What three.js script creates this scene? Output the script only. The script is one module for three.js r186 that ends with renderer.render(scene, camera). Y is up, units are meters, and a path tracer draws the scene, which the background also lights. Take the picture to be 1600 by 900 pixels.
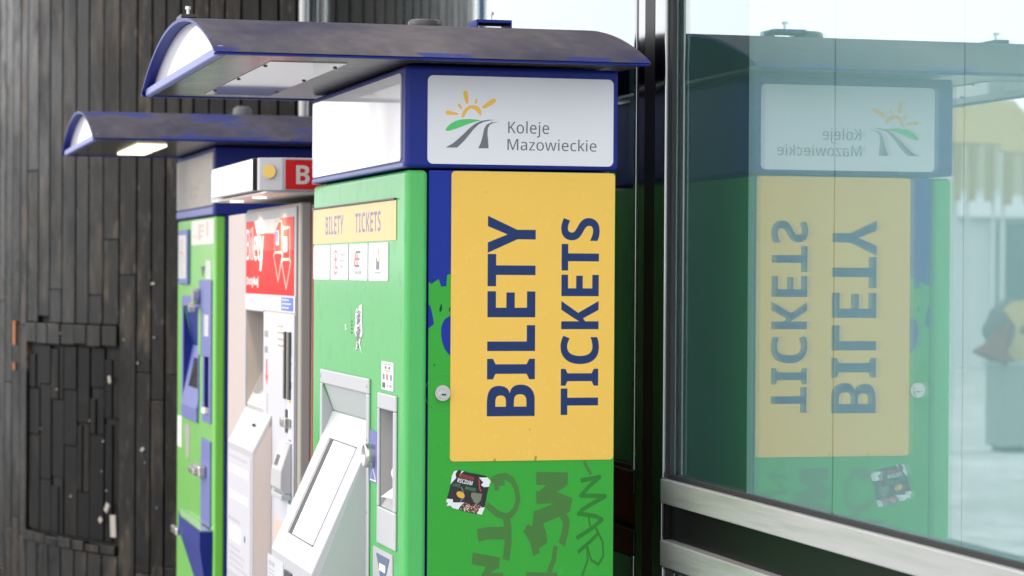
import * as THREE from 'three';
import { RoundedBoxGeometry } from 'three/addons/geometries/RoundedBoxGeometry.js';
import { mergeGeometries as mergeRaw, toCreasedNormals } from 'three/addons/utils/BufferGeometryUtils.js';
import { Brush, Evaluator, SUBTRACTION } from 'three-bvh-csg';
import { ConvexGeometry } from 'three/addons/geometries/ConvexGeometry.js';
import { RectAreaLightUniformsLib } from 'three/addons/lights/RectAreaLightUniformsLib.js';

// ---------------------------------------------------------------- camera, sky, sun, exposure
const scene = new THREE.Scene();
const V = (x, y, z) => new THREE.Vector3(x, y, z);
const EYE = V(0, 1.6, 0), FOCAL = 3966.73;            // focal length in pixels of the 1600 x 900 photograph
const camera = new THREE.PerspectiveCamera(12.944, 16 / 9, 0.1, 1500);
camera.position.copy(EYE);
const yaw = THREE.MathUtils.degToRad(14.587), pitch = THREE.MathUtils.degToRad(-0.3515), roll = THREE.MathUtils.degToRad(0.3509);
const f0 = V(Math.sin(yaw), 0, -Math.cos(yaw)), r0 = V(Math.cos(yaw), 0, Math.sin(yaw)), u0 = V(0, 1, 0);
const FWD = f0.clone().multiplyScalar(Math.cos(pitch)).addScaledVector(u0, Math.sin(pitch));
const up1 = u0.clone().multiplyScalar(Math.cos(pitch)).addScaledVector(f0, -Math.sin(pitch));
const RIGHT = r0.clone().multiplyScalar(Math.cos(roll)).addScaledVector(up1, Math.sin(roll));
const UPV = up1.clone().multiplyScalar(Math.cos(roll)).addScaledVector(r0, -Math.sin(roll));
camera.up.copy(UPV);
camera.lookAt(EYE.clone().add(FWD));
camera.focus = 5.0;
camera.userData.fStop = 6.7;

const renderer = new THREE.WebGLRenderer({ antialias: true });
renderer.toneMapping = THREE.LinearToneMapping;
renderer.toneMappingExposure = 2.0;
renderer.shadowMap.enabled = true;
RectAreaLightUniformsLib.init();

{ // bright, even overcast sky
  const w = 256, h = 128, d = new Float32Array(w * h * 4);
  for (let j = 0; j < h; j++) for (let i = 0; i < w; i++) {
    const el = Math.max(0, (j + 0.5) / h * 2 - 1), s = 1.12 + 0.08 * el, k = (j * w + i) * 4;
    d[k] = 0.99 * s; d[k + 1] = s; d[k + 2] = 1.025 * s; d[k + 3] = 1;
  }
  const t = new THREE.DataTexture(d, w, h, THREE.RGBAFormat, THREE.FloatType);
  t.mapping = THREE.EquirectangularReflectionMapping; t.magFilter = THREE.LinearFilter; t.needsUpdate = true;
  scene.background = t; scene.environment = t;
}
const sun = new THREE.DirectionalLight(new THREE.Color(1, 0.96, 0.9), 0.6);
sun.position.set(-16, 10.5, -8); sun.target.position.set(1, 1.5, -6);
sun.castShadow = true; sun.shadow.radius = 40; sun.shadow.mapSize.set(2048, 2048);
Object.assign(sun.shadow.camera, { left: -14, right: 14, top: 14, bottom: -14, near: 1, far: 60 });
scene.add(sun, sun.target);

// ---------------------------------------------------------------- helpers
const mergeGeometries = (list) => mergeRaw(list.map((g) => { const n = g.index ? g.toNonIndexed() : g; for (const k of Object.keys(n.attributes)) if (!['position', 'normal', 'uv'].includes(k)) n.deleteAttribute(k); n.clearGroups(); return n; }));
let seed = 20240611;
const rnd = () => { seed |= 0; seed = seed + 0x6D2B79F5 | 0; let t = Math.imul(seed ^ seed >>> 15, 1 | seed); t = t + Math.imul(t ^ t >>> 7, 61 | t) ^ t; return ((t ^ t >>> 14) >>> 0) / 4294967296; };
const rr = (a, b) => a + (b - a) * rnd();
const ray = (u, v) => FWD.clone().addScaledVector(RIGHT, (u - 800) / FOCAL).addScaledVector(UPV, (450 - v) / FOCAL);
const onX = (u, v, x) => { const d = ray(u, v); return EYE.clone().addScaledVector(d, x / d.x); };   // photo pixel -> point on a plane x = const
const onZ = (u, v, z) => { const d = ray(u, v); return EYE.clone().addScaledVector(d, z / d.z); };
const mat = (r, g, b, o = {}) => new THREE.MeshStandardMaterial({ color: new THREE.Color().setRGB(r, g, b), roughness: 0.6, ...o });
const phys = (r, g, b, o = {}) => new THREE.MeshPhysicalMaterial({ color: new THREE.Color().setRGB(r, g, b), roughness: 0.6, ...o });
const taken = {};
const numbered = (n) => { const k = taken[n] = (taken[n] ?? -1) + 1; return k ? `${n}_${String(k).padStart(3, '0')}` : n; };
function thing(name, label, category, base, group) {
  const o = new THREE.Group(); o.name = numbered(name); o.position.set(...base); o.userData = { label, category, kind: 'thing' };
  if (group) o.userData.group = group;
  o.base = V(...base); scene.add(o); return o;
}
function add(parent, name, geo, m, label) {                 // geometry in world coordinates; the part keeps its thing's origin
  let root = parent; while (!root.base) root = root.parent;
  geo.translate(-root.base.x, -root.base.y, -root.base.z);
  const o = new THREE.Mesh(geo, m); o.name = name; o.castShadow = o.receiveShadow = true;
  if (label) o.userData.label = label;
  parent.add(o); return o;
}
function single(name, geo, m, label, category, base, group) {
  geo.translate(-base[0], -base[1], -base[2]);
  const o = new THREE.Mesh(geo, m); o.name = numbered(name); o.position.set(...base); o.castShadow = o.receiveShadow = true;
  o.userData = { label, category, kind: 'thing' }; if (group) o.userData.group = group;
  scene.add(o); return o;
}
function structure(name, geo, m) { const o = new THREE.Mesh(geo, m); o.name = numbered(name); o.userData = { kind: 'structure' }; o.castShadow = o.receiveShadow = true; scene.add(o); return o; }
const box = (x0, x1, y0, y1, z0, z1) => new THREE.BoxGeometry(Math.abs(x1 - x0), Math.abs(y1 - y0), Math.abs(z1 - z0)).translate((x0 + x1) / 2, (y0 + y1) / 2, (z0 + z1) / 2);
const rbox = (x0, x1, y0, y1, z0, z1, r = 0.006, s = 3) => new RoundedBoxGeometry(Math.abs(x1 - x0), Math.abs(y1 - y0), Math.abs(z1 - z0), s, r).translate((x0 + x1) / 2, (y0 + y1) / 2, (z0 + z1) / 2);
const csg = new Evaluator(); csg.useGroups = false; csg.attributes = ['position', 'normal', 'uv'];
function cut(g, ...tools) { let a = new Brush(g); for (const k of tools) { const b = new Brush(k); a.updateMatrixWorld(); b.updateMatrixWorld(); a = csg.evaluate(a, b, SUBTRACTION); } const r = a.geometry; r.clearGroups(); return r; }
const cyl = (r, h, n = 32, r2 = r) => new THREE.CylinderGeometry(r2, r, h, n);
function roundRect(w, h, r) {
  const s = new THREE.Shape(), a = w / 2, b = h / 2;
  s.moveTo(-a + r, -b); s.lineTo(a - r, -b); s.absarc(a - r, -b + r, r, -Math.PI / 2, 0); s.lineTo(a, b - r); s.absarc(a - r, b - r, r, 0, Math.PI / 2);
  s.lineTo(-a + r, b); s.absarc(-a + r, b - r, r, Math.PI / 2, Math.PI); s.lineTo(-a, -b + r); s.absarc(-a + r, -b + r, r, Math.PI, 1.5 * Math.PI);
  return s;
}
function boxUV(g, ax, ay) {                                  // uv 0..1 over the bounding box in two axes of the geometry's own coordinates
  g.computeBoundingBox(); const { min, max } = g.boundingBox, p = g.attributes.position, uv = new Float32Array(p.count * 2);
  for (let i = 0; i < p.count; i++) { const q = [p.getX(i), p.getY(i), p.getZ(i)];
    uv[2 * i] = (q[ax] - min.getComponent(ax)) / (max.getComponent(ax) - min.getComponent(ax)); uv[2 * i + 1] = (q[ay] - min.getComponent(ay)) / (max.getComponent(ay) - min.getComponent(ay)); }
  g.setAttribute('uv', new THREE.BufferAttribute(uv, 2)); return g;
}
const sheet = (w, h, r = 0.004, t = 0.0016) => boxUV(new THREE.ExtrudeGeometry(roundRect(w, h, Math.min(r, w / 2.01, h / 2.01)), { depth: t, bevelEnabled: false, curveSegments: 8 }), 0, 1);
// a sheet on the front of a machine (faces -x) or on its side (faces +z)
const frontSheet = (x, y0, y1, zn, zf, r, t = 0.0016) => sheet(Math.abs(zn - zf), y1 - y0, r, t).rotateY(-Math.PI / 2).translate(x, (y0 + y1) / 2, (zn + zf) / 2);
const sideSheet = (z, x0, x1, y0, y1, r, t = 0.0016) => sheet(x1 - x0, y1 - y0, r, t).translate((x0 + x1) / 2, (y0 + y1) / 2, z);
function prismX(pts, x0, x1) { // outline in (z, y), extruded along x
  const s = new THREE.Shape(pts.map(([z, y]) => new THREE.Vector2(-z, y)));
  return new THREE.ExtrudeGeometry(s, { depth: x1 - x0, bevelEnabled: false }).rotateY(Math.PI / 2).translate(x0, 0, 0);
}
function prismZ(pts, z0, z1, bevel = 0) { // outline in (x, y), extruded along z
  const s = new THREE.Shape(pts.map(([x, y]) => new THREE.Vector2(x, y)));
  return new THREE.ExtrudeGeometry(s, { depth: z1 - z0 - 2 * bevel, bevelEnabled: bevel > 0, bevelSize: bevel, bevelThickness: bevel, bevelOffset: -bevel, bevelSegments: 2 }).translate(0, 0, z0 + bevel);
}
function prismY(pts, y0, y1, bevel = 0) { // outline in (x, z), extruded upward
  const s = new THREE.Shape(pts.map(([x, z]) => new THREE.Vector2(x, -z)));
  return new THREE.ExtrudeGeometry(s, { depth: y1 - y0 - 2 * bevel, bevelEnabled: bevel > 0, bevelSize: bevel, bevelThickness: bevel, bevelOffset: -bevel, bevelSegments: 2 }).rotateX(-Math.PI / 2).translate(0, y0 + bevel, 0);
}
// canvas textures
function canvas(w, h, draw) {
  const c = document.createElement('canvas'); c.width = w; c.height = h; const g = c.getContext('2d'); draw(g, w, h);
  const t = new THREE.CanvasTexture(c); t.colorSpace = THREE.SRGBColorSpace; t.magFilter = THREE.LinearFilter; t.anisotropy = 8; return t;
}
const speck = (g, w, h, n, color, a0, a1, s0, s1) => { for (let i = 0; i < n; i++) { g.globalAlpha = rr(a0, a1); g.fillStyle = color; g.beginPath(); g.ellipse(rnd() * w, rnd() * h, rr(s0, s1), rr(s0, s1), rnd() * 3, 0, 7); g.fill(); } g.globalAlpha = 1; };
function vnoise(size, cells, oct, s0) {                      // tiling value noise 0..1
  const out = new Float32Array(size * size); let amp = 1, tot = 0;
  for (let o = 0; o < oct; o++) {
    const n = cells << o, g = new Float32Array(n * n); let q = (s0 + o * 7919) | 0;
    for (let i = 0; i < n * n; i++) { q = Math.imul(q ^ (q >>> 15), 2246822519) + 0x9E3779B9 | 0; g[i] = ((q ^ (q >>> 13)) >>> 0) / 4294967296; }
    for (let y = 0; y < size; y++) for (let x = 0; x < size; x++) {
      const fx = x / size * n, fy = y / size * n, ix = fx | 0, iy = fy | 0; let tx = fx - ix, ty = fy - iy; tx = tx * tx * (3 - 2 * tx); ty = ty * ty * (3 - 2 * ty);
      const a = g[iy * n + ix], b = g[iy * n + (ix + 1) % n], c = g[((iy + 1) % n) * n + ix], d = g[((iy + 1) % n) * n + (ix + 1) % n];
      out[y * size + x] += amp * (a + (b - a) * tx + (c - a) * ty + (a - b - c + d) * tx * ty);
    }
    tot += amp; amp *= 0.55;
  }
  for (let i = 0; i < out.length; i++) out[i] /= tot; return out;
}
function noiseTex(size, fn, srgb = true, repeat) {
  const d = new Uint8Array(size * size * 4);
  for (let i = 0; i < size * size; i++) { const c = fn(i, i % size, (i / size) | 0); d[4 * i] = c[0]; d[4 * i + 1] = c[1]; d[4 * i + 2] = c[2]; d[4 * i + 3] = 255; }
  const t = new THREE.DataTexture(d, size, size); t.wrapS = t.wrapT = THREE.RepeatWrapping; t.magFilter = THREE.LinearFilter; t.minFilter = THREE.LinearFilter;
  if (srgb) t.colorSpace = THREE.SRGBColorSpace; if (repeat) t.repeat.set(...repeat); t.needsUpdate = true; return t;
}
const lerp = (a, b, t) => a + (b - a) * t, clamp = (x, a = 0, b = 1) => Math.min(b, Math.max(a, x)), smooth = (a, b, x) => { const t = clamp((x - a) / (b - a)); return t * t * (3 - 2 * t); };
const NA = vnoise(512, 4, 6, 11), NB = vnoise(512, 8, 5, 77), NC = vnoise(512, 32, 4, 191);
const grain = noiseTex(512, (i) => { const v = 118 + 40 * (NC[i] - 0.5) + 60 * (NB[i] - 0.5); return [v, v, v]; }, false, [6, 6]);
const smear = noiseTex(512, (i, x, y) => { const v = 128 + 130 * (NA[(y >> 2) * 512 + x] - 0.5) + 50 * (NC[i] - 0.5); return [clamp(v, 0, 255), clamp(v, 0, 255), clamp(v, 0, 255)]; }, false);

// ---------------------------------------------------------------- materials
const paintWear = canvas(1024, 1024, (g, w, h) => { // near-white multiplier: scratches, chips and grime spots in the paint
  g.fillStyle = '#ffffff'; g.fillRect(0, 0, w, h); speck(g, w, h, 500, '#d8e2d4', 0.1, 0.5, 2, 16); speck(g, w, h, 260, '#6b6a55', 0.1, 0.45, 0.7, 2.6);
  for (let i = 0; i < 70; i++) { g.globalAlpha = rr(0.08, 0.3); g.strokeStyle = rnd() < 0.5 ? '#8a8f78' : '#e9efe6'; g.lineWidth = rr(0.6, 2); const x = rnd() * w, y = rnd() * h; g.beginPath(); g.moveTo(x, y); g.lineTo(x + rr(-40, 40), y + rr(-60, 60)); g.stroke(); } g.globalAlpha = 1;
});
const M = {
  greenPaint: phys(0.074, 0.4, 0.103, { map: paintWear, roughness: 0.5, specularIntensity: 0.4, clearcoat: 0.42, clearcoatRoughness: 0.12, bumpMap: grain, bumpScale: 0.00012 }),
  bluePaint: phys(0.0075, 0.018, 0.18, { roughness: 0.5, specularIntensity: 0.4, clearcoat: 0.1, clearcoatRoughness: 0.2, bumpMap: grain, bumpScale: 0.00025 }),
  paleBlue: phys(0.11, 0.125, 0.36, { roughness: 0.5, clearcoat: 0.3, clearcoatRoughness: 0.3, bumpMap: grain, bumpScale: 0.0002 }),
  whiteGloss: phys(0.66, 0.65, 0.66, { roughness: 0.35, clearcoat: 0.8, clearcoatRoughness: 0.06 }),
  lightGrey: phys(0.46, 0.46, 0.48, { roughness: 0.42, clearcoat: 0.25, clearcoatRoughness: 0.25, bumpMap: grain, bumpScale: 0.00015 }),
  offWhite: phys(0.43, 0.42, 0.43, { roughness: 0.5, specularIntensity: 0.45, bumpMap: grain, bumpScale: 0.00015 }),
  greyPlastic: mat(0.44, 0.44, 0.46, { roughness: 0.5, bumpMap: grain, bumpScale: 0.00015 }),
  coolGrey: mat(0.4, 0.43, 0.42, { roughness: 0.55, bumpMap: grain, bumpScale: 0.00015 }),
  warmGrey: mat(0.36, 0.32, 0.285, { roughness: 0.5, bumpMap: grain, bumpScale: 0.0002 }),
  cream: mat(0.5, 0.41, 0.38, { roughness: 0.5 }),
  red: phys(0.56, 0.016, 0.01, { roughness: 0.4, clearcoat: 0.4, clearcoatRoughness: 0.15 }),
  signWhite: mat(0.62, 0.58, 0.54, { roughness: 0.5 }),
  yellow: mat(0.66, 0.43, 0.09, { roughness: 0.4 }),
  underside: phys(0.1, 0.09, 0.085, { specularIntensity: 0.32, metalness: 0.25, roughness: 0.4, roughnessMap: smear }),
  steel: mat(0.6, 0.58, 0.55, { metalness: 1, roughness: 0.28 }),
  brassySteel: mat(0.5, 0.44, 0.38, { metalness: 1, roughness: 0.32 }),
  black: mat(0.008, 0.008, 0.009, { roughness: 0.5 }),
  rubber: mat(0.012, 0.012, 0.013, { roughness: 0.7 }),
  darkPlastic: mat(0.03, 0.03, 0.032, { roughness: 0.45 }),
  bezel: phys(0.05, 0.045, 0.048, { roughness: 0.4, specularIntensity: 0.3 }),
  paper: mat(0.68, 0.68, 0.66, { roughness: 0.8 }),
  aluminium: mat(0.5, 0.495, 0.49, { metalness: 0.75, roughness: 0.95, roughnessMap: smear, bumpMap: grain, bumpScale: 0.0001 }),
  polished: mat(0.34, 0.34, 0.35, { metalness: 1, roughness: 0.14 }),
  blackFrame: phys(0.006, 0.006, 0.0065, { roughness: 0.4, specularIntensity: 0.35 }),
  opal: phys(0.36, 0.34, 0.32, { roughness: 0.15, clearcoat: 1, clearcoatRoughness: 0.03 }),
  glass: phys(0.72, 0.86, 0.87, { transmission: 1, thickness: 0, roughness: 0, ior: 2.9 }),
  innerGlass: phys(0.8, 0.9, 0.9, { transmission: 1, thickness: 0, roughness: 0, ior: 2.6 }),
  interior: mat(0.72, 0.8, 0.78, { roughness: 0.7 }),
  addedPillarGreen: mat(0.05, 0.095, 0.085, { roughness: 0.5 }),
};

// ---------------------------------------------------------------- the setting
const paveTex = noiseTex(512, (i) => { const v = 158 + 60 * (NA[i] - 0.5) + 50 * (NC[i] - 0.5); return [v, v, v * 1.0]; }, true, [300, 300]);
structure('pavement', new THREE.PlaneGeometry(1200, 1200).rotateX(-Math.PI / 2).translate(-20, 0, -20), new THREE.MeshStandardMaterial({ map: paveTex, roughness: 0.85 }));

structure('added_road', box(-3.2, 7, -0.05, 0.004, -70, -12.6), new THREE.MeshPhysicalMaterial({ map: noiseTex(512, (i) => { const v = 62 + 30 * (NA[i] - 0.5) + 40 * (NC[i] - 0.5); return [v, v, v]; }, true, [1, 1]), roughness: 0.9, specularIntensity: 0.3 }));  // dark strip added to deepen what the lower wall and fronts mirror
const XW = 1.6237;                                           // the glass line of the station front
// interior shell of the station hall behind the glass
structure('interior_floor', box(1.60, 6, 0.004, 0.03, -9.3, 4), mat(0.3, 0.32, 0.31));
structure('interior_ceiling', cut(box(1.5, 6, 3.3, 3.5, -9.3, 4), box(2.0, 5.6, 3.2, 3.6, -5.0, 3.6)), mat(0.5, 0.52, 0.5));
{ const t = thing('added_skylight', 'added roof glazing that lets daylight into the hall behind the glass', 'added_skylight', [3.8, 3.5, -1]);  // opening added to brighten the partition inside
  add(t, 'glass_pane', box(1.98, 5.62, 3.505, 3.515, -5.02, 3.62), phys(0.95, 0.97, 0.97, { transmission: 1, roughness: 0, thickness: 0 }));
  for (let z = -4.6; z < 3.6; z += 1) add(t, 'glazing_bar', box(1.99, 5.61, 3.44, 3.503, z - 0.02, z + 0.02), mat(0.5, 0.5, 0.5)); }
structure('interior_wall', box(5.9, 6, 0.03, 3.3, -9.3, 4), M.interior);

structure('interior_end_wall', box(1.7, 5.9, 0.03, 3.3, 3.9, 4), M.interior);
{
  const t = thing('panel_partition', 'pale green panelled partition standing inside behind the glass', 'partition', [2.5, 0.03, -5.3]);
  add(t, 'frame', box(1.788, 5.89, 0.031, 3.29, -5.36, -5.31), M.interior);
  const xs = [1.789, 1.88, 2.118, 2.43, 2.75, 3.1, 3.5, 3.9, 4.4, 4.9, 5.4, 5.88];
  for (let i = 0; i < xs.length - 1; i++) for (const [a, b] of [[0.05, 3.27]]) add(t, 'panel', rbox(xs[i] + 0.0007, xs[i + 1] - 0.0007, a, b, -5.308, -5.292, 0.002, 1), M.interior);
  single('added_pillar', rbox(1.6365, 1.786, 0.031, 3.29, -5.29, -4.93, 0.006), M.addedPillarGreen, 'added dark green pillar that darkens the glass beside the post', 'pillar', [1.76, 0.031, -5.28]);  // added to make this part of the pane look dark
}
function bay(zn, zf, label, railMat = M.aluminium) {                                // one glazed bay: zn is its near end, zf its far end
  const t = thing('facade_window', label, 'window', [XW, 0, (zn + zf) / 2], 'glazed bays of the station front');
  const xf = 1.601, xb = 1.66, sw = 0.014;
  const leaf = (y0, y1, railTop, railBottom) => {
    add(t, 'rail', rbox(xf, xb, y0, y0 + railBottom, zf + 0.001, zn - 0.001, 0.003), railMat);
    add(t, 'rail', rbox(xf, xb, y1 - railTop, y1, zf + 0.001, zn - 0.001, 0.003), railMat);
    for (const [a, b] of [[zf + 0.001, zf + sw], [zn - sw, zn - 0.001]]) add(t, 'stile', rbox(xf, 1.6305, y0 + railBottom + 0.0005, y1 - railTop - 0.0005, a, b, 0.003), M.polished);
    const gy0 = y0 + railBottom, gy1 = y1 - railTop, gz0 = zf + sw, gz1 = zn - sw;
    add(t, 'gasket', mergeGeometries([box(XW - 0.012, XW - 0.002, gy0 + 0.0005, gy0 + 0.009, gz0 + 0.0165, gz1 - 0.0165), box(XW - 0.012, XW - 0.002, gy1 - 0.009, gy1 - 0.0005, gz0 + 0.0165, gz1 - 0.0165),
      box(XW - 0.012, XW - 0.002, gy0 + 0.0005, gy1 - 0.0005, gz0 + 0.0005, gz0 + 0.016), box(XW - 0.012, XW - 0.002, gy0 + 0.0005, gy1 - 0.0005, gz1 - 0.016, gz1 - 0.0005)]), M.rubber);
    const pane = (x) => new THREE.PlaneGeometry(gz1 - gz0, gy1 - gy0).rotateY(-Math.PI / 2).translate(x, (gy0 + gy1) / 2, (gz0 + gz1) / 2);
    add(t, 'glass_pane', pane(XW), M.glass); add(t, 'glass_pane', pane(XW + 0.0045), M.innerGlass);
  };
  leaf(1.1313, 3.29, 0.05, 0.050);
  add(t, 'transom', rbox(XW, 1.68, 1.0567, 1.1307, zf + 0.001, zn - 0.001, 0.002), M.blackFrame);
  leaf(0.06, 1.0560, 0.053, 0.06);
  return t;
}
bay(-1.601, -4.941, 'large window bay mirroring the yellow side of the ticket machine');
bay(1.9, -1.416, 'window bay of the station front beyond the edge of the first big pane');
bay(-5.126, -9.16, 'window bay directly behind the ticket machines, rails black in place of their shade', M.blackFrame);  // black rail colour stands in for the shade behind the machines
function post(z0, z1, label) {
  const t = thing('facade_post', label, 'post', [XW, 0, (z0 + z1) / 2], 'posts between the window bays');
  add(t, 'core', box(1.6115, 1.636, 0, 3.3, z0, z1), M.blackFrame);
  add(t, 'edge_strip', rbox(1.605, 1.611, 0, 3.3, z0 + 0.001, z0 + 0.052, 0.002), M.polished);
  add(t, 'cover_strip', rbox(1.604, 1.611, 0, 3.3, z0 + 0.0525, z1 - 0.0615, 0.002), M.blackFrame);
  add(t, 'edge_strip', rbox(1.604, 1.611, 0, 3.3, z1 - 0.061, z1 - 0.001, 0.002), M.polished);
}
post(-5.125, -4.942, 'black mullion with a bright metal edge beside the tall green ticket machine');
post(-1.6, -1.417, 'black mullion standing past the near end of the big pane');

// ---- dark stone tower: strips of slate on a wall that bends away
const stoneTex = [0, 1, 2, 3].map((k) => noiseTex(256, (i, x, y) => {
  const a = NA[((y * 2 + k * 131) % 512) * 512 + ((x * 2 + k * 57) % 512)], b = NC[((y + k * 71) % 512) * 512 + ((x * 2 + k * 33) % 512)], st = NB[(((y / 3) | 0) + k * 90) % 512 * 512 + ((x * 2 + k * 40) % 512)];
  let v = 14 + 32 * (a - 0.5) + 30 * (b - 0.5) + 30 * (st - 0.5); if (b > 0.66) v += 26 * (b - 0.66) * 5;
  const warm = 1.05 + 0.1 * (st - 0.4); const tan = smooth(0.5, 0.68, a) * 22 * smooth(0.3, 0.7, st); return [clamp(v * warm + tan * 1.25, 6, 255), clamp(v * 0.985 + tan, 6, 255), clamp(v * (1.95 - warm) + tan * 0.68, 6, 255)]; }));
const stoneRough = noiseTex(256, (i, x, y) => { const v = 78 + 170 * (NA[y * 2 * 512 + x * 2] - 0.5) + 60 * (NC[y * 512 + x] - 0.5); return [v, clamp(v, 50, 230), v]; }, false);
const stoneMats = [];
for (let k = 0; k < 8; k++) { const t = 0.82 + 0.05 * k; stoneMats.push(new THREE.MeshPhysicalMaterial({ specularIntensity: 0.45, specularColor: new THREE.Color().setRGB(1, 0.93, 0.87), map: stoneTex[k % 4], color: new THREE.Color().setRGB(t * (k % 3 === 1 ? 1.06 : 1), t, t * (k % 3 === 2 ? 1.08 : 0.98)), roughness: 1, roughnessMap: stoneRough, bumpMap: stoneTex[k % 4], bumpScale: 0.002 })); }
const jointMat = mat(0.006, 0.006, 0.006, { roughness: 0.9 }), boardMat = new THREE.MeshPhysicalMaterial({ specularIntensity: 0.25, map: stoneTex[2], color: new THREE.Color().setRGB(0.3, 0.28, 0.26), roughness: 0.5, bumpMap: stoneTex[1], bumpScale: 0.004 });
structure('interior_end_wall', box(1.7, 5.9, 0.03, 3.3, -9.3, -9.2), stoneMats[3]);
const scrapMat = mat(0.32, 0.29, 0.25, { roughness: 0.9 });
{
  const t = thing('slate_wall', 'dark wall clad in narrow upright slate strips, bending away from the ticket machines', 'wall', [1.0, 0, -10]);
  const us = [482, 460, 432, 403, 374, 348.5, 324, 300, 279.5, 257, 235.4, 212, 185, 160, 137, 117, 96, 76.5, 59, 42, 31, 19, 8, -2, -12, -24, -36, -50];
  const PH = [[-60, 8], [0, 13], [60, 19], [115, 25], [212, 36], [400, 52], [482, 62]];
  const phi = (u) => { for (let i = 1; i < PH.length; i++) if (u <= PH[i][0]) { const [a, p] = PH[i - 1], [b, q] = PH[i]; return lerp(p, q, (u - a) / (b - a)); } return 62; };
  const ang = (u) => { const d = ray(u, 600); return d.x / -d.z; };
  let P = V(XW, 0, -XW / ang(482)); const pts = [P];
  for (const u of us.slice(1)) { const tn = ang(u), f = -phi(u) * Math.PI / 180, d = V(Math.sin(f), 0, -Math.cos(f)); const s = -(P.x + P.z * tn) / (d.x + d.z * tn); P = P.clone().addScaledVector(d, s); pts.push(P); }
  // dark backing that shows in the joints
  const back = [];
  for (let i = 0; i < pts.length - 1; i++) { const a = pts[i], b = pts[i + 1], d = b.clone().sub(a), w = d.length(), th = Math.atan2(d.z, -d.x);
    back.push(new THREE.BoxGeometry(w + 0.02, 3.96, 0.2).translate(0, 1.98, -0.122).rotateY(th).translate((a.x + b.x) / 2, 0, (a.z + b.z) / 2)); }
  add(t, 'backing', mergeGeometries(back), jointMat);
  const strip = (i, y0, y1, proud, m, name = 'slate_strip', lo = 0, hi = 1, th0 = 0.03) => {
    const a = pts[i].clone().lerp(pts[i + 1], lo), b = pts[i].clone().lerp(pts[i + 1], hi), d = b.clone().sub(a), w = d.length() - 0.009, th = Math.atan2(d.z, -d.x);
    const g = new RoundedBoxGeometry(w, y1 - y0 - 0.003, th0, 1, 0.0025), p = g.attributes.position, uv = g.attributes.uv, o1 = rnd(), o2 = rnd();
    for (let k = 0; k < p.count; k++) uv.setXY(k, p.getX(k) / 0.5 + o1, p.getY(k) / 0.9 + o2);
    g.rotateX(rr(-0.0012, 0.0012)).rotateY(rr(-0.012, 0.012)).translate(0, (y0 + y1) / 2, -th0 / 2 + proud).rotateY(th).translate((a.x + b.x) / 2, 0, (a.z + b.z) / 2);
    return add(t, name, g, m);
  };
  const nicheA = 12, nicheB = 18, nTop = 1.385, nBot = 0.5;
  for (let i = 0; i < pts.length - 1; i++) {
    const cuts = [0]; let y = rr(0.2, 0.6); while (y < 3.7) { cuts.push(y); y += y < 1.0 ? rr(0.6, 1.2) : rr(1.5, 3); } cuts.push(3.95);
    const own = (rnd() * 8) | 0, inN = i >= nicheA && i <= nicheB;
    for (let k = 0; k < cuts.length - 1; k++) {
      let a = cuts[k], b = cuts[k + 1];
      const m = stoneMats[(own + (rnd() < 0.3 ? 1 : 0)) % 8], pr = rr(0, 0.0015);
      if (!inN || b <= nBot || a >= nTop) { strip(i, a, b, pr, m); continue; }
      if (a < nBot - 0.05) strip(i, a, nBot - 0.002, pr, m);
      if (b > nTop + 0.05) strip(i, nTop + 0.002, b, pr, m);
    }
    if (inN) { // the broken patch: sunken boards and leftover pieces
      strip(i, nTop - 0.075 - rr(0, 0.01), nTop, 0.006 + rr(0, 0.004), stoneMats[(rnd() * 4) | 0], 'ledge_tile', 0, 1, 0.03);
      strip(i, nBot, nBot + 0.03 + rr(0, 0.012), 0.012 + rr(0, 0.006), stoneMats[(rnd() * 8) | 0], 'ledge_tile', 0, 1, 0.03);
      let q = nBot + 0.045;
      while (q < nTop - 0.09) { const e = Math.min(nTop - 0.088, q + rr(0.16, 0.5)); const split = rnd() < 0.4;
        if (split) { const c = rr(0.35, 0.65); strip(i, q, e, rr(-0.013, -0.008), boardMat, 'broken_slate', 0, c, 0.02); strip(i, q, e - rr(0, 0.05), rr(-0.012, -0.007), boardMat, 'broken_slate', c, 1, 0.02); }
        else strip(i, q, e, rr(-0.013, -0.007), boardMat, 'broken_slate', 0, 1, 0.02);
        q = e + rr(0, 0.003); }
    }
  }
  const scrap = (u, v, w, h, rot, m = scrapMat) => { // bits of paper and plaster left on the wall
    let best = null; for (let i = 0; i < pts.length - 1; i++) { const tn = ang(u), a = pts[i], b = pts[i + 1]; const fa = a.x + a.z * tn, fb = b.x + b.z * tn; if (fa * fb <= 0) { best = [a.clone().lerp(b, fa / (fa - fb)), Math.atan2(b.z - a.z, -(b.x - a.x))]; break; } }
    if (!best) return; const [p, th] = best, yy = onZ(u, v, p.z).y;
    add(t, 'scrap', new THREE.BoxGeometry(w, h, 0.004).rotateZ(rot).translate(0, yy, 0.006).rotateY(th).translate(p.x, 0, p.z), m);
  };
  scrap(180, 822, 0.034, 0.085, 0.05); scrap(170, 793, 0.022, 0.035, -0.5); scrap(173, 593, 0.014, 0.028, 0.2); scrap(225, 702, 0.02, 0.012, 0.5); scrap(177, 527, 0.03, 0.04, 0.05, mat(0.2, 0.22, 0.23)); scrap(240, 443, 0.018, 0.008, 0.1); scrap(160, 812, 0.02, 0.02, 0.7);
  scrap(24, 520, 0.03, 0.1, 0, mat(0.3, 0.1, 0.02)); scrap(24, 572, 0.028, 0.03, 0.1, mat(0.26, 0.09, 0.02));
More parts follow.
